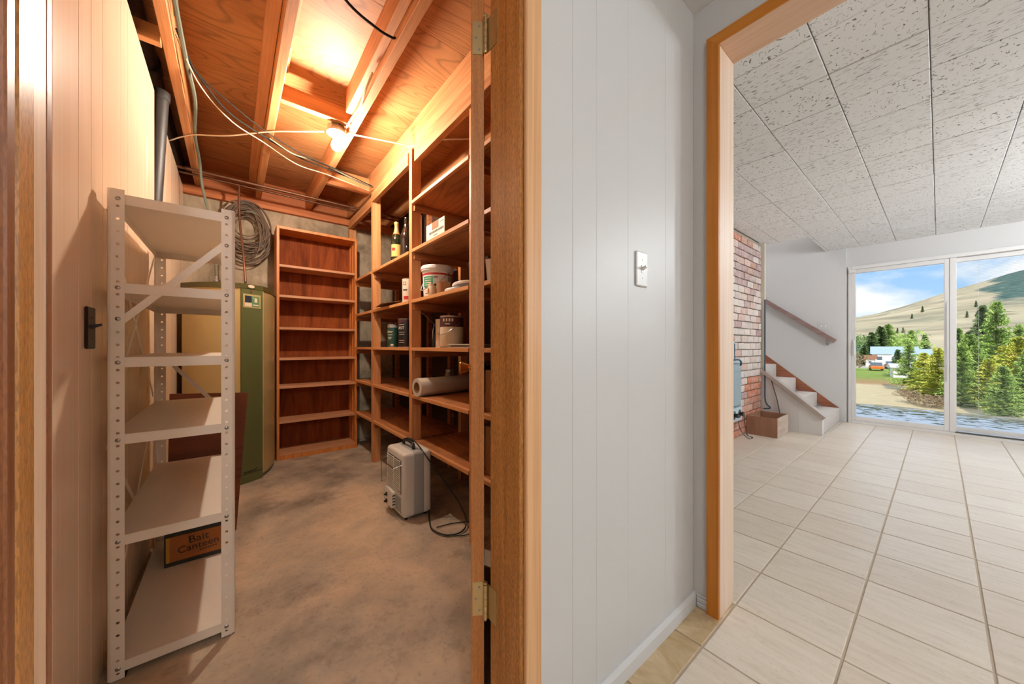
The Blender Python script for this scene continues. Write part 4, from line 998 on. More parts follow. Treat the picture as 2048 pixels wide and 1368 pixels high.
cable([(-0.199, 2.28, 2.49), (-0.137, 2.42, 2.445), (0.02, 2.60, 2.43), (0.19, 2.745, 2.413), (0.40, 2.84, 2.39), (0.60, 2.95, 2.411), (0.93, 3.05, 2.40)], 0.004, M_cabdark, 'thinner dark cable crossing above the thick drooping one')
cable([(-0.199, 2.20, 2.46), (-0.13, 2.45, 2.405), (0.0, 2.68, 2.385), (0.17, 2.88, 2.411), (0.38, 3.02, 2.39), (0.60, 3.10, 2.412), (0.94, 3.16, 2.40)], 0.0032, M_romex, 'thin tan cable hanging lowest across the far joist bays')
cable([(0.193, 2.80, 2.413), (0.33, 2.86, 2.385), (0.46, 2.90, 2.40), (0.60, 2.96, 2.412), (0.80, 3.02, 2.39), (0.95, 3.08, 2.405)], 0.005, M_cabgrey, 'grey cable looping between the two middle joists')
cable([(0.215, 1.43, 2.50), (0.352, 1.499, 2.424), (0.48, 1.53, 2.408), (0.56, 1.56, 2.43), (0.584, 1.575, 2.45)], 0.0055, M_cabdark, 'dark cable bridging the near joist bay overhead')
cable([(0.56, 2.38, 2.413), (0.567, 2.2, 2.412), (0.572, 2.08, 2.408), (0.562, 1.97, 2.412), (0.566, 1.85, 2.45)], 0.0055, M_romex, 'cream cable clipped along the joist above the bulb')
o = cable([(-0.190, 0.9, 2.50), (-0.19, 1.5, 2.49), (-0.186, 1.9, 2.47), (-0.175, 2.3, 2.44), (-0.165, 2.7, 2.45), (-0.19, 3.1, 2.43), (-0.185, 3.45, 2.40), (-0.175, 3.52, 2.25), (-0.13, 3.50, 2.0), (-0.10, 3.46, 1.75), (-0.09, 3.45, 1.56)], 0.009, M_cabgrey, 'grey green armoured cable dropping to the appliance top')
cable([(-0.192, 0.9, 2.55), (-0.19, 1.6, 2.54), (-0.188, 2.0, 2.52), (-0.19, 2.12, 2.49)], 0.009, M_cabgrey, 'short grey cable doubled beside the nearest joist')
# --- pipes
tag(obj('copper_pipe', MB().tube([(-0.40, 3.64, 2.398), (1.42, 3.64, 2.398)], 0.0115, 12), M_copper), 'brown copper pipe running under the joists, nearer of two', 'pipe', 'copper pipes on the ceiling')
o = tag(obj('copper_pipe', MB().tube([(-0.40, 3.72, 2.392), (1.42, 3.72, 2.392)], 0.009, 12), M_copper), 'thinner copper pipe behind with a drop to the appliance', 'pipe', 'copper pipes on the ceiling')
obj('drop_pipe', MB().tube([(0.047, 3.72, 2.39), (0.05, 3.68, 2.1), (0.075, 3.56, 1.75), (0.085, 3.50, 1.545)], 0.0085, 10, 5), M_copper, o)
tag(obj('drain_pipe', MB().tube([(-0.352, 0.8, 2.535), (-0.352, 4.0, 2.525)], 0.052, 20).lathe([(0.06, 0), (0.06, 0.09)], (-0.352, 2.60, 2.5294), 20, (0, 1, -0.003)), M_drain), 'black plastic drain pipe running above the panelling', 'pipe')
tag(obj('vent_pipe', MB().tube([(-0.304, 2.685, 2.425), (-0.331, 2.685, 1.83), (-0.346, 2.685, 1.4), (-0.352, 2.685, 0.4)], 0.036, 22).lathe([(0.037, -0.045), (0.041, -0.04), (0.041, 0.0), (0.034, 0.002)], (-0.304, 2.685, 2.425), 22, (0.045, 0, 1)), M_greypipe), 'dark grey upright pipe set into the panelled wall', 'pipe')
# --- cable coil
m = MB(); rr = random.Random(3)
for k in range(26):
    ax, az = rr.uniform(0.10, 0.185), rr.uniform(0.15, 0.285); ox, oz = 0.104+rr.uniform(-.018, .018), 2.36-az-rr.uniform(0, 1)**2*0.16*(0.285-az)/0.135-rr.uniform(0, .03)
    ph = rr.uniform(-.15, .15); oy = 3.985-rr.uniform(0.0, 0.05)
    pts = [(ox+ax*math.cos(t+ph)*(1-0.10*math.sin(t)), oy+0.012*math.sin(2*t+k), oz+az*math.sin(t)) for t in [2*math.pi*q/36 for q in range(37)]]
    m.tube(pts, 0.0048, 6)
m.tube([(0.02, 3.94, 2.24), (0.08, 3.92, 2.27), (0.15, 3.92, 2.262), (0.20, 3.94, 2.22)], 0.006, 6, 4)
o = tag(obj('cable_coil', m, M_coil), 'big coil of brown cable hanging on the concrete wall', 'coil')
obj('tie', MB().tube([(0.10, 3.90, 2.235), (0.14, 3.895, 2.24), (0.17, 3.90, 2.225)], 0.010, 7, 3), M_cabgrey, o)
# --- bronze switch on the panelling
sw = empty('light_switch', (XL+0.003, 1.50, 1.04)); tag(sw, 'dark bronze toggle switch plate on the pine panelling', 'light switch')
py0 = ang_y(166, XL); py1 = ang_y(186, XL)
zt_, zb_ = 1.143, 1.020
mid = (py0+py1)/2
obj('plate', MB().box(XL, XL+0.007, mid-0.036, mid+0.036, 1.085-0.060, 1.085+0.060, .003), M_bronze, sw)
obj('toggle', MB().prism([(XL+0.006, mid-0.004, 1.082), (XL+0.026, mid-0.004, 1.092), (XL+0.026, mid-0.004, 1.098), (XL+0.006, mid-0.004, 1.094)], (0, 0.008, 0)), M_black, sw)
for dz in (-0.03, 0.03): obj('screw', MB().lathe([(0.003, 0), (0.002, 0.001), (0, 0.001)], (XL+0.007, mid, 1.085+dz), 8, (1, 0, 0)), M_black, sw)
# --- grey switch on hall wall
gxc = 0.62*math.tan(math.atan((1281-1024)/FPX)+math.radians(39)); gd = 0.629*gxc+0.777*0.62
gz = H+(HOR-539)/FPX*gd
sw = empty('light_switch', (gxc, 0.613, gz-0.06)); tag(sw, 'pale grey toggle switch plate on the grey hall wall', 'light switch')
obj('plate', MB().box(gxc-0.034, gxc+0.034, YW-0.007, YW, gz-0.057, gz+0.057, .0035), M_greywhite, sw)
obj('bezel', MB().box(gxc-0.006, gxc+0.006, YW-0.0085, YW-0.006, gz-0.013, gz+0.013), M_greywhite, sw)
obj('toggle', MB().prism([(gxc-0.004, YW-0.008, gz-0.005), (gxc-0.004, YW-0.022, gz+0.004), (gxc-0.004, YW-0.022, gz+0.010), (gxc-0.004, YW-0.008, gz+0.006)], (0.008, 0, 0)), M_white, sw)
for dz in (-0.03, 0.03): obj('screw', MB().lathe([(0.003, 0), (0.002, 0.001), (0, 0.001)], (gxc, YW-0.007, gz+dz), 8, (0, -1, 0)), M_steel, sw)
# ================================================================== LIVING ROOM THINGS
# --- stairs
st = empty('staircase', (5.85, 1.3, 0)); tag(st, 'carpeted staircase rising beside the white knee wall', 'stairs')
RI, RU, YS0 = 0.19, 0.235, 0.852
for k in range(9):
    y = YS0+RU*k; z = RI*(k+1)
    obj('step', MB().box(5.352, 6.428, y, y+RU+0.02 if k < 8 else y+1.2, (z-RI) if k else 0.0, z, .012), M_carpet, st)
obj('skirt_board', MB().prism([(6.43, YS0+0.01, 0.19), (6.43, YS0+0.03, 0.205), (6.43, YS0+8*RU, 0.205+8*RI+0.05), (6.43, YS0+8*RU, 0.1+8*RI-0.2), (6.43, YS0+0.05, 0.10)], (0.018, 0, 0)), M_skirt, st, smooth=False)
kw = [(5.27, 0.846, 0), (5.27, 1.455, 0), (5.27, 1.455, 0.716), (5.27, 0.846, 0.192)]
obj('knee_wall', MB().prism(kw, (0.08, 0, 0)), M_stairwhite, st, smooth=False)
obj('cap_rail', MB().beam((5.305, 0.825, 0.200), (5.305, 1.44, 0.730), 0.116, 0.040), M_hand, st, smooth=False)
for y in (1.06, 1.22, 1.36): obj('joint_line', MB().box(5.2688, 5.2702, y, y+0.003, 0.0, 0.19+(y-0.846)*0.85), M_greywhite, st)
hr = empty('handrail', (6.40, 1.3, 1.0)); tag(hr, 'brown wooden handrail bracketed to the stairwell wall', 'handrail')
obj('rail', MB().beam((6.395, 0.895, 1.095), (6.395, 2.3, 2.215), 0.045, 0.055), M_rail, hr)
for (y, z) in ((0.98, 1.125), (1.9, 1.86)):
    obj('bracket', MB().tube([(6.395, y, z), (6.395, y, z-0.05), (6.449, y, z-0.075)], 0.006, 7, 3), M_steel, hr)
o = empty('wall_plate', (6.447, 0.98, 1.1)); tag(o, 'double switch plate on the stairwell wall above the handrail end', 'light switch')
pz = H+(HOR-652)/FPX*(0.629*6.45+0.777*1.0); py_ = ang_y(1647, 6.45)
obj('plate', MB().box(6.442, 6.4495, py_-0.058, py_+0.058, pz-0.057, pz+0.057, .003), M_greywhite, o)
for d in (-0.023, 0.023): obj('toggle', MB().box(6.432, 6.442, py_+d-0.006, py_+d+0.006, pz-0.012, pz+0.012, .002), M_white, o)
# --- wooden box
cb = empty('wooden_crate', (4.95, 1.28, 0)); tag(cb, 'open low wooden box on the tiles in front of the stairs', 'box')
wx0, wx1, wy0, wy1, wh = 4.722, 5.18, 1.135, 1.432, 0.218
obj('front_board', MB().box(wx0, wx0+0.014, wy0, wy1, 0.001, wh, .001), M_boxwood, cb)
obj('back_board', MB().box(wx1-0.014, wx1, wy0, wy1, 0.001, wh, .001), M_boxwood, cb)
obj('end_board', MB().box(wx0+0.0145, wx1-0.0145, wy0, wy0+0.014, 0.001, wh, .001), M_boxend, cb)
obj('end_board', MB().box(wx0+0.0145, wx1-0.0145, wy1-0.014, wy1, 0.001, wh, .001), M_boxwood, cb)
obj('bottom', MB().box(wx0+0.0145, wx1-0.0145, wy0+0.0145, wy1-0.0145, 0.003, 0.015), M_boxwood, cb)
# --- wall stove
sv = empty('wall_stove', (3.7, 1.35, 0.24)); tag(sv, 'pale blue grey wall heater with mesh front on the brick wall', 'stove')
vx0, vx1, vy0, vy1 = 3.25, 4.205, 1.325, 1.4335
obj('cabinet', MB().box(vx0, vx1-0.001, vy0+0.006, vy1, 0.40, 0.88, .006), M_stove, sv)
gp2 = obj('front_frame', MB().box(vx0, vx1, vy0, vy0+0.006, 0.405, 0.855, .002), M_stovedk, sv)
m = MB()
for k in range(-30, 60):
    for s in (-1, 1):
        x = 3.85+k*0.014; a = (x, vy0-0.002, 0.415); 
        b = (x+s*0.22, vy0-0.002, 0.845)
        # clip to the panel
        pa, pb = Vector(a), Vector(b)
        lo, hi = 3.86, vx1-0.012
        d = pb-pa; t0, t1 = 0.0, 1.0
        if d.x > 0: t0 = max(t0, (lo-pa.x)/d.x); t1 = min(t1, (hi-pa.x)/d.x)
        else: t0 = max(t0, (hi-pa.x)/d.x); t1 = min(t1, (lo-pa.x)/d.x)
        if t1-t0 > 0.02: m.beam(pa+d*t0, pa+d*t1, 0.004, 0.006, (0, 1, 0))
wm = obj('mesh_screen', m, M_stove, gp2, smooth=False); wm['kind'] = 'stuff'
obj('mesh_backing', MB().box(3.85, vx1-0.012, vy0-0.0012, vy0, 0.412, 0.848), M_greywhite, gp2)
up = obj('upper_panel', MB().box(vx0, 4.12, vy0+0.03, vy1, 0.885, 1.085, .005), M_stove, sv)
obj('display', MB().box(3.985, 4.03, vy0+0.028, vy0+0.030, 0.975, 1.03), M_stovedk, up)
obj('edge_band', MB().box(4.095, 4.1205, vy0+0.0275, vy0+0.0295, 0.89, 1.06), M_stovedk, up)
lp_ = obj('control_panel', MB().box(vx0, vx1+0.005, vy0-0.01, vy1, 0.255, 0.395, .008), M_stove, sv)
for xx in (3.98, 4.13):
    obj('dial_plate', MB().lathe([(0.045, 0), (0.045, 0.002), (0, 0.002)], (xx, vy0-0.0098, 0.325), 20, (0, -1, 0)), M_trackdark, lp_)
    obj('dial', MB().lathe([(0.018, 0), (0.018, 0.02), (0.024, 0.022), (0.024, 0.034), (0, 0.036)], (xx, vy0-0.012, 0.325), 16, (0, -1, 0)), M_black, lp_)
obj('handle', MB().tube([(3.9, vy0-0.004, 0.885), (4.02, vy0-0.03, 0.895), (4.09, vy0-0.035, 0.87), (4.1, vy0-0.03, 0.83)], 0.009, 8, 4), M_stovedk, sv)
obj('peg', MB().tube([(vx1, vy0+0.05, 0.63), (4.33, vy0+0.06, 0.622)], 0.006, 7), M_stovedk, sv)
tag(obj('appliance_cord', MB().tube([(4.4, 1.42, 0.25), (4.42, 1.40, 0.1), (4.45, 1.33, 0.006), (4.55, 1.32, 0.006), (4.62, 1.40, 0.02), (4.62, 1.425, 0.25)], 0.005, 6, 6), M_trackdark), 'dark cord looping on the floor below the wall heater', 'cable')
tag(obj('conduit', MB().tube([(5.255, 1.392, 1.62), (5.255, 1.392, 0.62), (5.25, 1.385, 0.34), (5.235, 1.33, 0.26), (5.235, 1.40, 0.24)], 0.008, 7, 5), M_stovedk), 'dark conduit running down the corner strip by the bricks', 'cable')
tag(obj('telephone_wire', MB().tube([(5.262, 1.34, 0.66), (5.258, 1.30, 0.5), (5.258, 1.27, 0.38), (5.258, 1.24, 0.2), (5.25, 1.24, 0.05)], 0.005, 6, 6), M_trackdark), 'grey wire hanging down the knee wall behind the box', 'cable')
# --- unseen lamps: living room globe inferred, the others added for brightness
def globe(loc, r, mat, label):
    o = empty('unseen_ceiling_lamp', loc); tag(o, label, 'lamp')
    x, y, z = loc
    obj('globe', MB().lathe([(0, -r)]+[(r*math.sin(a), -r*math.cos(a)) for a in [math.pi*k/12 for k in range(1, 12)]]+[(0, r)], (x, y, z), 24), mat, o)
    obj('canopy', MB().lathe([(0.07, 0), (0.07, 0.02), (0, 0.02)], (x, y, z+r), 20), M_white, o)
    return o
globe((4.3, -1.5, ZC-0.13), 0.10, M_lampliv, 'white globe lamp under the living room ceiling, outside the view')
globe((-0.35, -1.45, 2.22), 0.11, M_fillhall, 'added white fill globe under the hall ceiling, outside the view')  # unseen lamp added to brighten the hall
tl = empty('torchiere_fill_lamp', (4.6, -2.7, 0)); tag(tl, 'added white torchiere fill lamp in the living room, outside the view', 'lamp')  # added out of view to lift the tile ceiling
obj('base', MB().lathe([(0, 0), (0.14, 0), (0.14, 0.02), (0.02, 0.035), (0, 0.035)], (4.6, -2.7, 0.001), 24), M_white, tl)
obj('pole', MB().tube([(4.6, -2.7, 0.03), (4.6, -2.7, 1.6)], 0.012, 10), M_white, tl)
obj('bowl', MB().lathe([(0.02, 1.58), (0.10, 1.61), (0.17, 1.68), (0.165, 1.68), (0.097, 1.615), (0.02, 1.59)], (4.6, -2.7, 0), 28), M_white, tl)
obj('bulb', MB().lathe([(0, 1.64)]+[(0.07*math.sin(a), 1.71-0.07*math.cos(a)) for a in [math.pi*k/10 for k in range(1, 10)]]+[(0, 1.78)], (4.6, -2.7, 0), 20), M_filltorch, tl)
fl_ = empty('floor_fill_lamp', (0.95, -2.3, 0)); tag(fl_, 'added white globe fill lamp in the hall behind the viewpoint', 'lamp')  # added fill: flat frontal light through the storage doorway
obj('base', MB().lathe([(0, 0), (0.14, 0), (0.14, 0.02), (0.02, 0.035), (0, 0.035)], (0.95, -2.3, 0.001), 24), M_white, fl_)
obj('pole', MB().tube([(0.95, -2.3, 0.03), (0.95, -2.3, 1.40)], 0.012, 10), M_white, fl_)
obj('globe', MB().lathe([(0, 1.38)]+[(0.13*math.sin(a), 1.51-0.13*math.cos(a)) for a in [math.pi*k/12 for k in range(1, 12)]]+[(0, 1.64)], (0.95, -2.3, 0), 24), M_fillfloor, fl_)
globe((5.9, 2.6, 4.6), 0.14, M_fillup, 'added white fill globe over the upper landing, outside the view')  # added lamp, brightens the stairwell wall from above

# ================================================================== OUTDOORS
def m_near():
    t = NT('lawn_with_snow'); v = t.coord((1, 1, 1), world=True); f = t.noise(v, 4.5, 8, 0.7, 0.3)
    g = t.noise(v, 9, 4)
    grass = t.ramp(g, [(0.35, lin(70, 84, 48)), (0.65, lin(150, 146, 98))])
    sxx = t.node('ShaderNodeSeparateXYZ'); t.l.new(v, sxx.inputs[0])
    th = t.math('ADD', f, t.math('MULTIPLY', t.math('SUBTRACT', sxx.outputs[0], 11.0), -0.035))
    dry = t.math('MULTIPLY', t.math('SUBTRACT', sxx.outputs[0], 12.6), 0.8)
    grass = t.mix(t.ramp(dry, [(0.0, 0.0), (1.0, 1.0)]), grass, lin(206, 186, 140))
    col = t.mix(t.ramp(th, [(0.43, 0.0), (0.52, 1.0)]), grass, lin(244, 247, 250))
    return t.done(col, 0.9, 0, 0.2)
def m_valley():
    t = NT('valley_fields'); v = t.coord((1, 1, 1), world=True)
    sxx = t.node('ShaderNodeSeparateXYZ'); t.l.new(v, sxx.inputs[0])
    n = t.noise(v, 0.09, 5, 0.6)
    d = t.math('ADD', t.math('MULTIPLY', sxx.outputs[0], 0.01), t.math('MULTIPLY', t.math('SUBTRACT', n, 0.5), 0.10))
    col = t.ramp(d, [(0.0, lin(206, 186, 142)), (0.56, lin(226, 206, 166)), (0.60, lin(190, 150, 108)), (0.70, lin(150, 168, 84)), (0.95, lin(158, 182, 92)), (1.0, lin(210, 200, 180))])
    col = t.mix(0.5, col, t.ramp(t.noise(v, 1.2, 6, 0.7), [(0.3, 0.55), (0.7, 1.0)]), 'MULTIPLY')
    return t.done(col, 0.95, 0, 0.1)
def m_hill():
    t = NT('hillside_dry_grass'); v = t.coord((1, 1, 1), world=True)
    sp = t.node('ShaderNodeSeparateXYZ'); t.l.new(v, sp.inputs[0])
    a = t.noise(v, 0.0075, 6, 0.6, 0.8); b = t.noise(t.coord((0.0035, 0.0035, 0.075), world=True), 1.0, 5, 0.6)
    col = t.ramp(a, [(0.30, lin(150, 148, 124)), (0.45, lin(196, 182, 150)), (0.58, lin(222, 202, 168)), (0.70, lin(160, 162, 126))])
    col = t.mix(0.7, col, t.ramp(b, [(0.38, 0.55), (0.58, 1.0)]), 'MULTIPLY')
    vo = t.node('ShaderNodeTexVoronoi'); t.l.new(v, vo.inputs['Vector']); vo.inputs['Scale'].default_value = 0.03
    col = t.mix(t.ramp(t.noise(v, 0.004, 4, 0.6), [(0.45, 0.0), (0.6, 0.7)]), col, t.ramp(vo.outputs['Distance'], [(0.12, lin(92, 98, 74)), (0.3, lin(190, 178, 146))]))
    # evergreen forest on the mountain's right flank
    az = t.math('DIVIDE', sp.outputs[1], sp.outputs[0])
    fm = t.math('ADD', t.math('MULTIPLY', az, -1.0), t.math('MULTIPLY', t.math('SUBTRACT', t.noise(v, 0.006, 5, 0.6), 0.5), 0.08))
    hi_ = t.ramp(t.math('ADD', t.math('MULTIPLY', sp.outputs[2], 0.004), t.math('MULTIPLY', t.math('SUBTRACT', t.noise(v, 0.012, 4, 0.6), 0.5), 0.3)), [(0.30, 0.0), (0.36, 1.0)])
    fmask = t.mix(1.0, t.ramp(fm, [(0.050, 0.0), (0.060, 1.0)]), hi_, 'MULTIPLY')
    forest = t.ramp(t.noise(v, 0.06, 5, 0.7), [(0.3, lin(58, 84, 80)), (0.6, lin(92, 118, 106)), (0.85, lin(206, 210, 210))])
    col = t.mix(fmask, col, forest)
    return t.done(col, 0.95, 0, 0.05)
M_near, M_valley, M_hill = m_near(), m_valley(), m_hill()
def zbank(x, y):
    t = min(1, max(0, (x-6.7)/6.8)); z = -0.14-0.46*t
    if x > 13.5: s = min(1, (x-13.5)/9.5); z = -0.60-2.7*(s*s*(3-2*s))
    return z
def grid(xs, ys, zf):
    m = MB(); V = [[m.bm.verts.new((x, y, zf(x, y))) for y in ys] for x in xs]
    for i in range(len(xs)-1):
        for j in range(len(ys)-1): m.bm.faces.new((V[i][j], V[i+1][j], V[i+1][j+1], V[i][j+1]))
    return m
xs = [6.67+0.25*k for k in range(70)]; ys = [-12+0.5*k for k in range(70)]
g = obj('ground', grid(xs, ys, lambda x, y: zbank(x, y)+0.05*noise.noise((x*1.3, y*1.3, 0))*min(1, (x-6.67))), M_near, None)
struct(g, 'shaded lawn with melting snow beside the house')
VZ = -3.3
xs = [20+4*k for k in range(16)]+[84+20*k for k in range(20)]; ys = [-220+14*k for k in range(36)]
g = obj('ground', grid(xs, ys, lambda x, y: VZ-0.05+0.12*noise.noise((x*.08, y*.08, 2))), M_valley, None); struct(g, 'tan and green valley fields below the house')
# hills: ridge heights by bearing, real terrain from 330 m to 3 km out
RID = [(1500, 656), (1600, 651), (1700, 640), (1750, 632), (1800, 620), (1850, 605), (1885, 594), (1920, 584), (1960, 573), (2000, 562), (2048, 550), (2150, 540), (2300, 545)]
def ridge(px):
    for (a, pa), (b, pb) in zip(RID, RID[1:]):
        if a <= px <= b: t = (px-a)/(b-a); return pa+(pb-pa)*t
    return RID[0][1] if px < RID[0][0] else RID[-1][1]
m = MB(); cols = [1500+9*k for k in range(88)]; rows = 40; V = []
for px in cols:
    colv = []
    for r in range(rows+1):
        t = r/rows; D = 150+1250*t
        zr = (HOR-ridge(px))/FPX*1400
        prof = 0.12*t+0.88*(t*t*(3-2*t))
        p = at(px, HOR, D); z = VZ-0.2+(zr-VZ)*prof
        z += (noise.noise((p.x*.006, p.y*.006, 0))*14+noise.noise((p.x*.02, p.y*.02, 5))*5)*t*(1-t)*2.2
        colv.append(m.bm.verts.new((p.x, p.y, z)))
    p = at(px, HOR, 1900); colv.append(m.bm.verts.new((p.x, p.y, zr*0.6)))
    V.append(colv)
for i in range(len(V)-1):
    for j in range(rows+1): m.bm.faces.new((V[i][j], V[i+1][j], V[i+1][j+1], V[i][j+1]))
bmesh.ops.recalc_face_normals(m.bm, faces=m.bm.faces)
g = obj('hill', m, M_hill, None, ang=180); struct(g, 'dry grassy hillside rising to a forested mountain')

def leafmat(name, a, b, c):
    t = NT(name); v = t.coord((1, 1, 1)); f = t.noise(v, 9, 3, 0.6)
    col = t.ramp(f, [(0.3, a), (0.5, b), (0.7, c)]); return t.done(col, 0.8, 0, 0.15)
M_con = leafmat('needles_green', lin(120, 152, 76), lin(168, 196, 104), lin(204, 222, 136))
M_dk = leafmat('needles_dark', lin(82, 110, 68), lin(118, 146, 88), lin(154, 176, 114))
M_yel = leafmat('needles_yellow', lin(168, 180, 70), lin(212, 216, 96), lin(236, 228, 126))
M_brown = leafmat('brush_brown', lin(118, 98, 78), lin(156, 134, 106), lin(182, 164, 134))
M_bark = plain('bark', lin(120, 100, 80), 0.9); M_barkpale = plain('bark_pale', lin(214, 196, 160), 0.9)
M_roofblue = plain('roof_bluegrey', lin(170, 190, 196), 0.6); M_housew = plain('house_white', lin(236, 232, 226), 0.7); M_roofbr = plain('roof_brown', lin(150, 104, 76), 0.7)
M_winglass = plain('far_window', lin(90, 104, 116), 0.3)
def conifer_mesh(seed, mat, wid=0.26, nb=300, base=0.04, sub=17):
    rr = random.Random(seed); m = MB(); bm = m.bm
    for k in range(nb):
        t = base+(0.985-base)*(k+rr.random())/nb; a = rr.random()*6.283
        L = wid*(1-t)**0.75*rr.uniform(0.65, 1.1)*(1.0 if t > base+0.1 else 0.8)+0.012
        d = Vector((math.cos(a), math.sin(a), 0)); sd = Vector((-d.y, d.x, 0)); droop = rr.uniform(-0.35, 0.05)
        for q in range(sub):
            u = (q+0.5)/sub; c = d*L*u+Vector((0, 0, t+L*u*droop+0.02*u*u)); w = 0.046*(1-0.4*u)*rr.uniform(0.7, 1.3)*(0.6+0.6*(1-t))
            for s in (-1, 1):
                p = c+Vector((0, 0, rr.uniform(-.012, .012)))
                bm.faces.new((bm.verts.new(p-d*0.008), bm.verts.new(p+d*0.011), bm.verts.new(p+sd*s*w+d*0.02+Vector((0, 0, rr.uniform(-.028, .008))))))
    return m.mesh('foliage', mat, False)
def bush_mesh(seed, mat, n=900, fl=1.0):
    rr = random.Random(seed); m = MB(); bm = m.bm
    blobs = [(Vector((rr.uniform(-.28, .28), rr.uniform(-.28, .28), rr.uniform(.25, .75)*fl)), rr.uniform(.16, .28)) for _ in range(8)]
    for _ in range(n):
        c, r = rr.choice(blobs); d = Vector((rr.gauss(0, 1), rr.gauss(0, 1), rr.gauss(0, 1))).normalized(); p = c+d*r*rr.uniform(.6, 1.05)
        if p.z < 0.01: p.z = 0.01
        s = 0.045; v = [bm.verts.new(p+Vector((rr.uniform(-s, s), rr.uniform(-s, s), rr.uniform(-s, s)))) for _ in range(3)]; bm.faces.new(v)
    return m.mesh('foliage', mat, False)
trunkA = MB().tube([(0, 0, 0), (0, 0, 0.95)], 0.02, 7, radii=[0.018, 0.004]).mesh('trunk', M_bark)
trunkP = MB().tube([(0, 0, 0), (0, 0, 0.95)], 0.02, 7, radii=[0.015, 0.004]).mesh('trunk', M_barkpale)
CON = {'g': [conifer_mesh(s, M_con, 0.27) for s in (1, 2)], 'd': [conifer_mesh(s, M_dk, 0.22) for s in (3, 4)], 'y': [conifer_mesh(s, M_yel, 0.34) for s in (5, 6)],
       's': [conifer_mesh(9, M_con, 0.34, 200, 0.12)], 'b': [bush_mesh(11, M_brown), bush_mesh(12, M_brown)], 'r': [bush_mesh(13, M_con), bush_mesh(14, M_dk)]}
def ground_at(px, D):
    p = at(px, HOR, D); p.z = zbank(p.x, p.y) if p.x < 23 else VZ; return p
def tree(px, D, toppy, kind, label, var=0, wide=1.0, group='trees in the valley', name=None):
    p = ground_at(px, D); h = (HOR-toppy)/FPX*D+H-p.z
    me = CON[kind][var % len(CON[kind])]
    name = name or {'b': 'bush', 'r': 'leafy_tree'}.get(kind, 'conifer_tree')
    mw = Matrix.Translation(p-Vector((0, 0, 0.05))) @ Matrix.Rotation(px*0.7, 4, 'Z') @ Matrix.Diagonal((h*wide, h*wide, h, 1))
    o = link(name, None, None, mw); tag(o, label, 'bush' if kind == 'b' else 'tree', group)
    link('foliage', me, o, mw.copy()); 
    if kind != 'b': link('trunk', trunkP if kind in 's' else trunkA, o, mw.copy())
    return o
# foreground trees beyond the bank
tree(1818, 34, 688, 's', 'young spruce with pale visible trunk in the left pane', 0, 1.15)
tree(1848, 31, 704, 'y', 'low yellow green conifer right of the pale trunked spruce', 0, 1.2)
tree(1876, 29, 694, 'y', 'yellow green conifer against the middle door frame', 1, 1.2)
tree(1796, 50, 698, 'd', 'dark pine beside the small white shed', 0, 1.3)
tree(1924, 25, 684, 'g', 'green conifer just right of the middle door frame', 0, 1.1)
tree(1950, 27, 690, 'g', 'green conifer in the middle of the right pane', 1, 1.15)
tree(1978, 24, 716, 'y', 'short yellow conifer in the right pane', 0, 1.25)
tree(1992, 46, 602, 'g', 'tallest green conifer in the right pane', 0, 0.9)
tree(1965, 60, 610, 'd', 'dark conifer behind the tallest green one', 1, 1.0)
tree(2036, 26, 672, 'y', 'big yellow green conifer at the right picture edge', 1, 1.2)
tree(2062, 23, 690, 'g', 'green conifer cut by the right picture edge', 1, 1.2)
tree(2006, 21, 730, 'g', 'low green conifer between the yellow ones', 0, 1.3)
tree(1940, 33, 668, 'g', 'broad green conifer behind the first right pane trees', 0, 1.3)
tree(2008, 33, 690, 'y', 'yellow green conifer behind the tall green one', 0, 1.3)
tree(1912, 30, 705, 'y', 'yellow green conifer peeking past the middle frame', 1, 1.2)
tree(1862, 36, 715, 'g', 'green conifer behind the yellow pair in the left pane', 1, 1.4)
tree(1832, 40, 722, 'g', 'small green conifer behind the pale trunked spruce', 0, 1.5)
# distant trees
tree(1762, 114, 652, 'd', 'slender dark conifer standing left of the roofs', 0, 1.45)
tree(1776, 122, 648, 'g', 'slender green conifer right of the slender dark one', 0, 1.45)
tree(1743, 88, 664, 'd', 'dark conifer behind the orange cottage', 1, 1.45)
tree(1728, 78, 690, 'd', 'bushy dark conifer at the lawn edge', 0, 1.6)
tree(1722, 150, 668, 'r', 'round grey green tree far left in the view', 1, 0.9)
tree(1708, 110, 662, 'r', 'dull tree beside the door handle', 1, 0.9)
tree(1712, 62, 700, 'b', 'bare grey shrubby tree at the left pane edge', 0, 0.9)
tree(1791, 150, 662, 'r', 'pale green round tree between the conifers', 0, 1.0)
tree(1810, 110, 655, 'r', 'broad green tree above the long blue roof', 0, 1.1)
tree(1803, 165, 668, 'd', 'small conifer above the long blue roof', 1, 1.0)
tree(1822, 130, 660, 'g', 'green conifer right above the long blue roof', 1, 1.4)
tree(1850, 135, 668, 'd', 'dark tree near the middle door frame', 0, 1.2)
tree(1917, 70, 655, 'g', 'conifer left of the orange shrub', 0, 1.0)
tree(1937, 90, 662, 'd', 'dark conifer right of the orange shrub', 1, 1.2)
tree(2038, 75, 648, 'g', 'loose conifer near the far white house', 0, 1.1)
for k, (px, D, tp, w) in enumerate(((1830, 26, 776, 1.5), (1852, 25, 782, 1.6), (1872, 24, 786, 1.5), (1806, 30, 772, 1.4))):
    tree(px, D, tp, 'b', ['brown brush below the yellow conifers', 'brown brush clump in the centre of the left pane bottom', 'brown brush clump next to the middle door frame', 'brown brush under the pale trunked spruce'][k], k, w, 'brush on the bank')
LT = ['tiny dark tree high on the hill in the left pane', 'tiny tree on the hill foot left of its twin', 'tiny tree on the hill foot right of its twin', 'tiny tree on the hill above the orange cottage',
      'tiny tree on the hill just right of the middle frame', 'tiny tree low on the hill under the forest edge', 'tiny tree high on the hill beside the forest edge', 'tiny tree midway up the hill in the left pane']
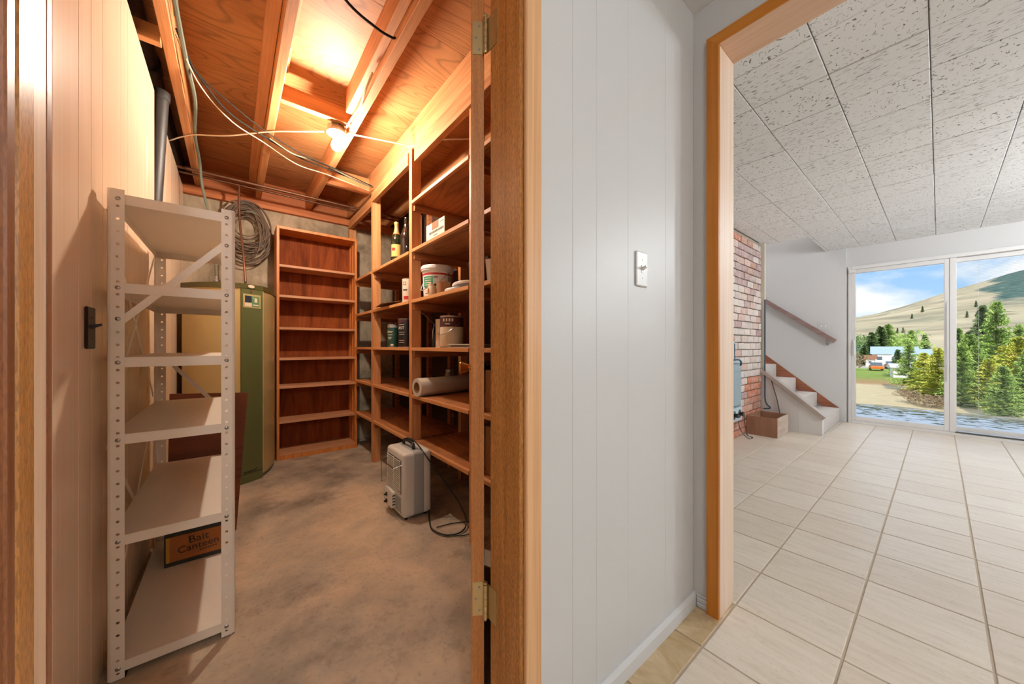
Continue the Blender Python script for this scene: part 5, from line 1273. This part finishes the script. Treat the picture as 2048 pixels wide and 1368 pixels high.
for k, (px, D, py) in enumerate(((1845, 700, 616), (1795, 420, 649), (1806, 420, 650), (1752, 400, 652), (1934, 500, 613), (1964, 420, 632), (1952, 600, 603), (1824, 600, 632))):
    # lone dark trees on the hillside: follow the terrain height
    t = (D-150)/1250; zr = (HOR-ridge(px))/FPX*1400; z = VZ-0.2+(zr-VZ)*(0.12*t+0.88*(t*t*(3-2*t)))
    p = at(px, HOR, D); mw = Matrix.Translation((p.x, p.y, z-1)) @ Matrix.Diagonal((9*D/450, 9*D/450, 9*D/450, 1))
    o = link('conifer_tree', None, None, mw); tag(o, LT[k], 'tree', 'lone trees on the hill')
    link('foliage', CON['d'][k % 2], o, mw.copy())
# houses
def house(px, D, w, d, h, rh, wall, roof, label, rz=0.0, wins=3, name='house', ww=0.5):
    p = ground_at(px, D); o = empty(name, p, rz); tag(o, label, 'house' if name == 'house' else 'shed')
    obj('wall', MB().box(-d/2, d/2, -w/2, w/2, 0, h), wall, o, local=True)
    e = 0.35
    obj('roof', MB().prism([(-d/2-e, -w/2-e, h), (d/2+e, -w/2-e, h), (0, -w/2-e, h+rh)], (0, w+2*e, 0)), roof, o, local=True, smooth=False)
    for k in range(wins):
        y = -w/2+w*(k+0.5)/wins
        wi = obj('window', MB().box(-d/2-0.05, -d/2+0.02, y-ww, y+ww, h*0.4, h*0.8), M_housew, o, local=True)
        link('pane', MB().box(-d/2-0.07, -d/2-0.05, y-ww*.84, y+ww*.84, h*0.43, h*0.77).mesh('pane', M_winglass), wi, MW[o].copy())
    return o
house(1787, 82, 7, 6, 2.4, 1.8, M_housew, M_roofblue, 'white house with broad blue grey roof behind the lawn', 0.1, 3)
house(1838, 72, 7, 5, 2.4, 1.3, M_housew, M_roofblue, 'long low building with pale blue roof near the frame', 0.05, 4)
house(1741, 74, 1.3, 1.6, 1.5, 0.9, M_housew, M_roofbr, 'small orange roofed cottage left of the conifers', 0.0, 1, 'house', 0.25)
house(1727, 140, 8, 6, 3.0, 2.0, M_winglass, M_roofblue, 'grey house far behind the left trees', 0.2, 2)
house(1950, 85, 5, 5, 2.4, 1.6, M_housew, M_roofblue, 'white house glimpsed between the right pane conifers', 0.0, 2)
house(2024, 115, 6, 5, 2.6, 1.6, M_housew, M_winglass, 'white house far right with dark roof', 0.0, 2)
house(1800, 48, 1.6, 1.8, 1.35, 0.55, M_housew, M_greywhite, 'little white garden shed at the lawn edge', 0.25, 1, 'garden_shed', 0.15)
def car(px, D, mat, label):
    p = ground_at(px, D); o = empty('car', p, 0.15); tag(o, label, 'car', 'cars parked beyond the lawn')
    obj('body', MB().box(-1.9, 1.9, -.8, .8, .3, .85, .12), mat, o, local=True); obj('cabin', MB().prism([(-1.2, -.7, .85), (1.0, -.7, .85), (.6, -.7, 1.4), (-.8, -.7, 1.4)], (0, 1.4, 0)), M_winglass, o, local=True)
    for x in (-1.15, 1.15):
        for y in (-.8, .65): obj('wheel', MB().lathe([(0, 0), (.32, 0), (.32, .15), (0, .15)], (x, y, .32), 14, (0, 1, 0)), M_black, o, local=True)
car(1752, 62, M_orange, 'orange car parked at the far lawn edge'); car(1783, 66, M_red, 'red car parked near the white house')
p = ground_at(1930, 75); mw = Matrix.Translation(p) @ Matrix.Diagonal((5, 5, 5.2, 1)); M_orl = leafmat('leaves_orange', lin(196, 110, 40), lin(222, 136, 50), lin(232, 160, 70))
o = link('bush', None, None, mw); tag(o, 'bright orange shrub in the right pane', 'bush'); link('foliage', bush_mesh(21, M_orl, 500), o, mw.copy())
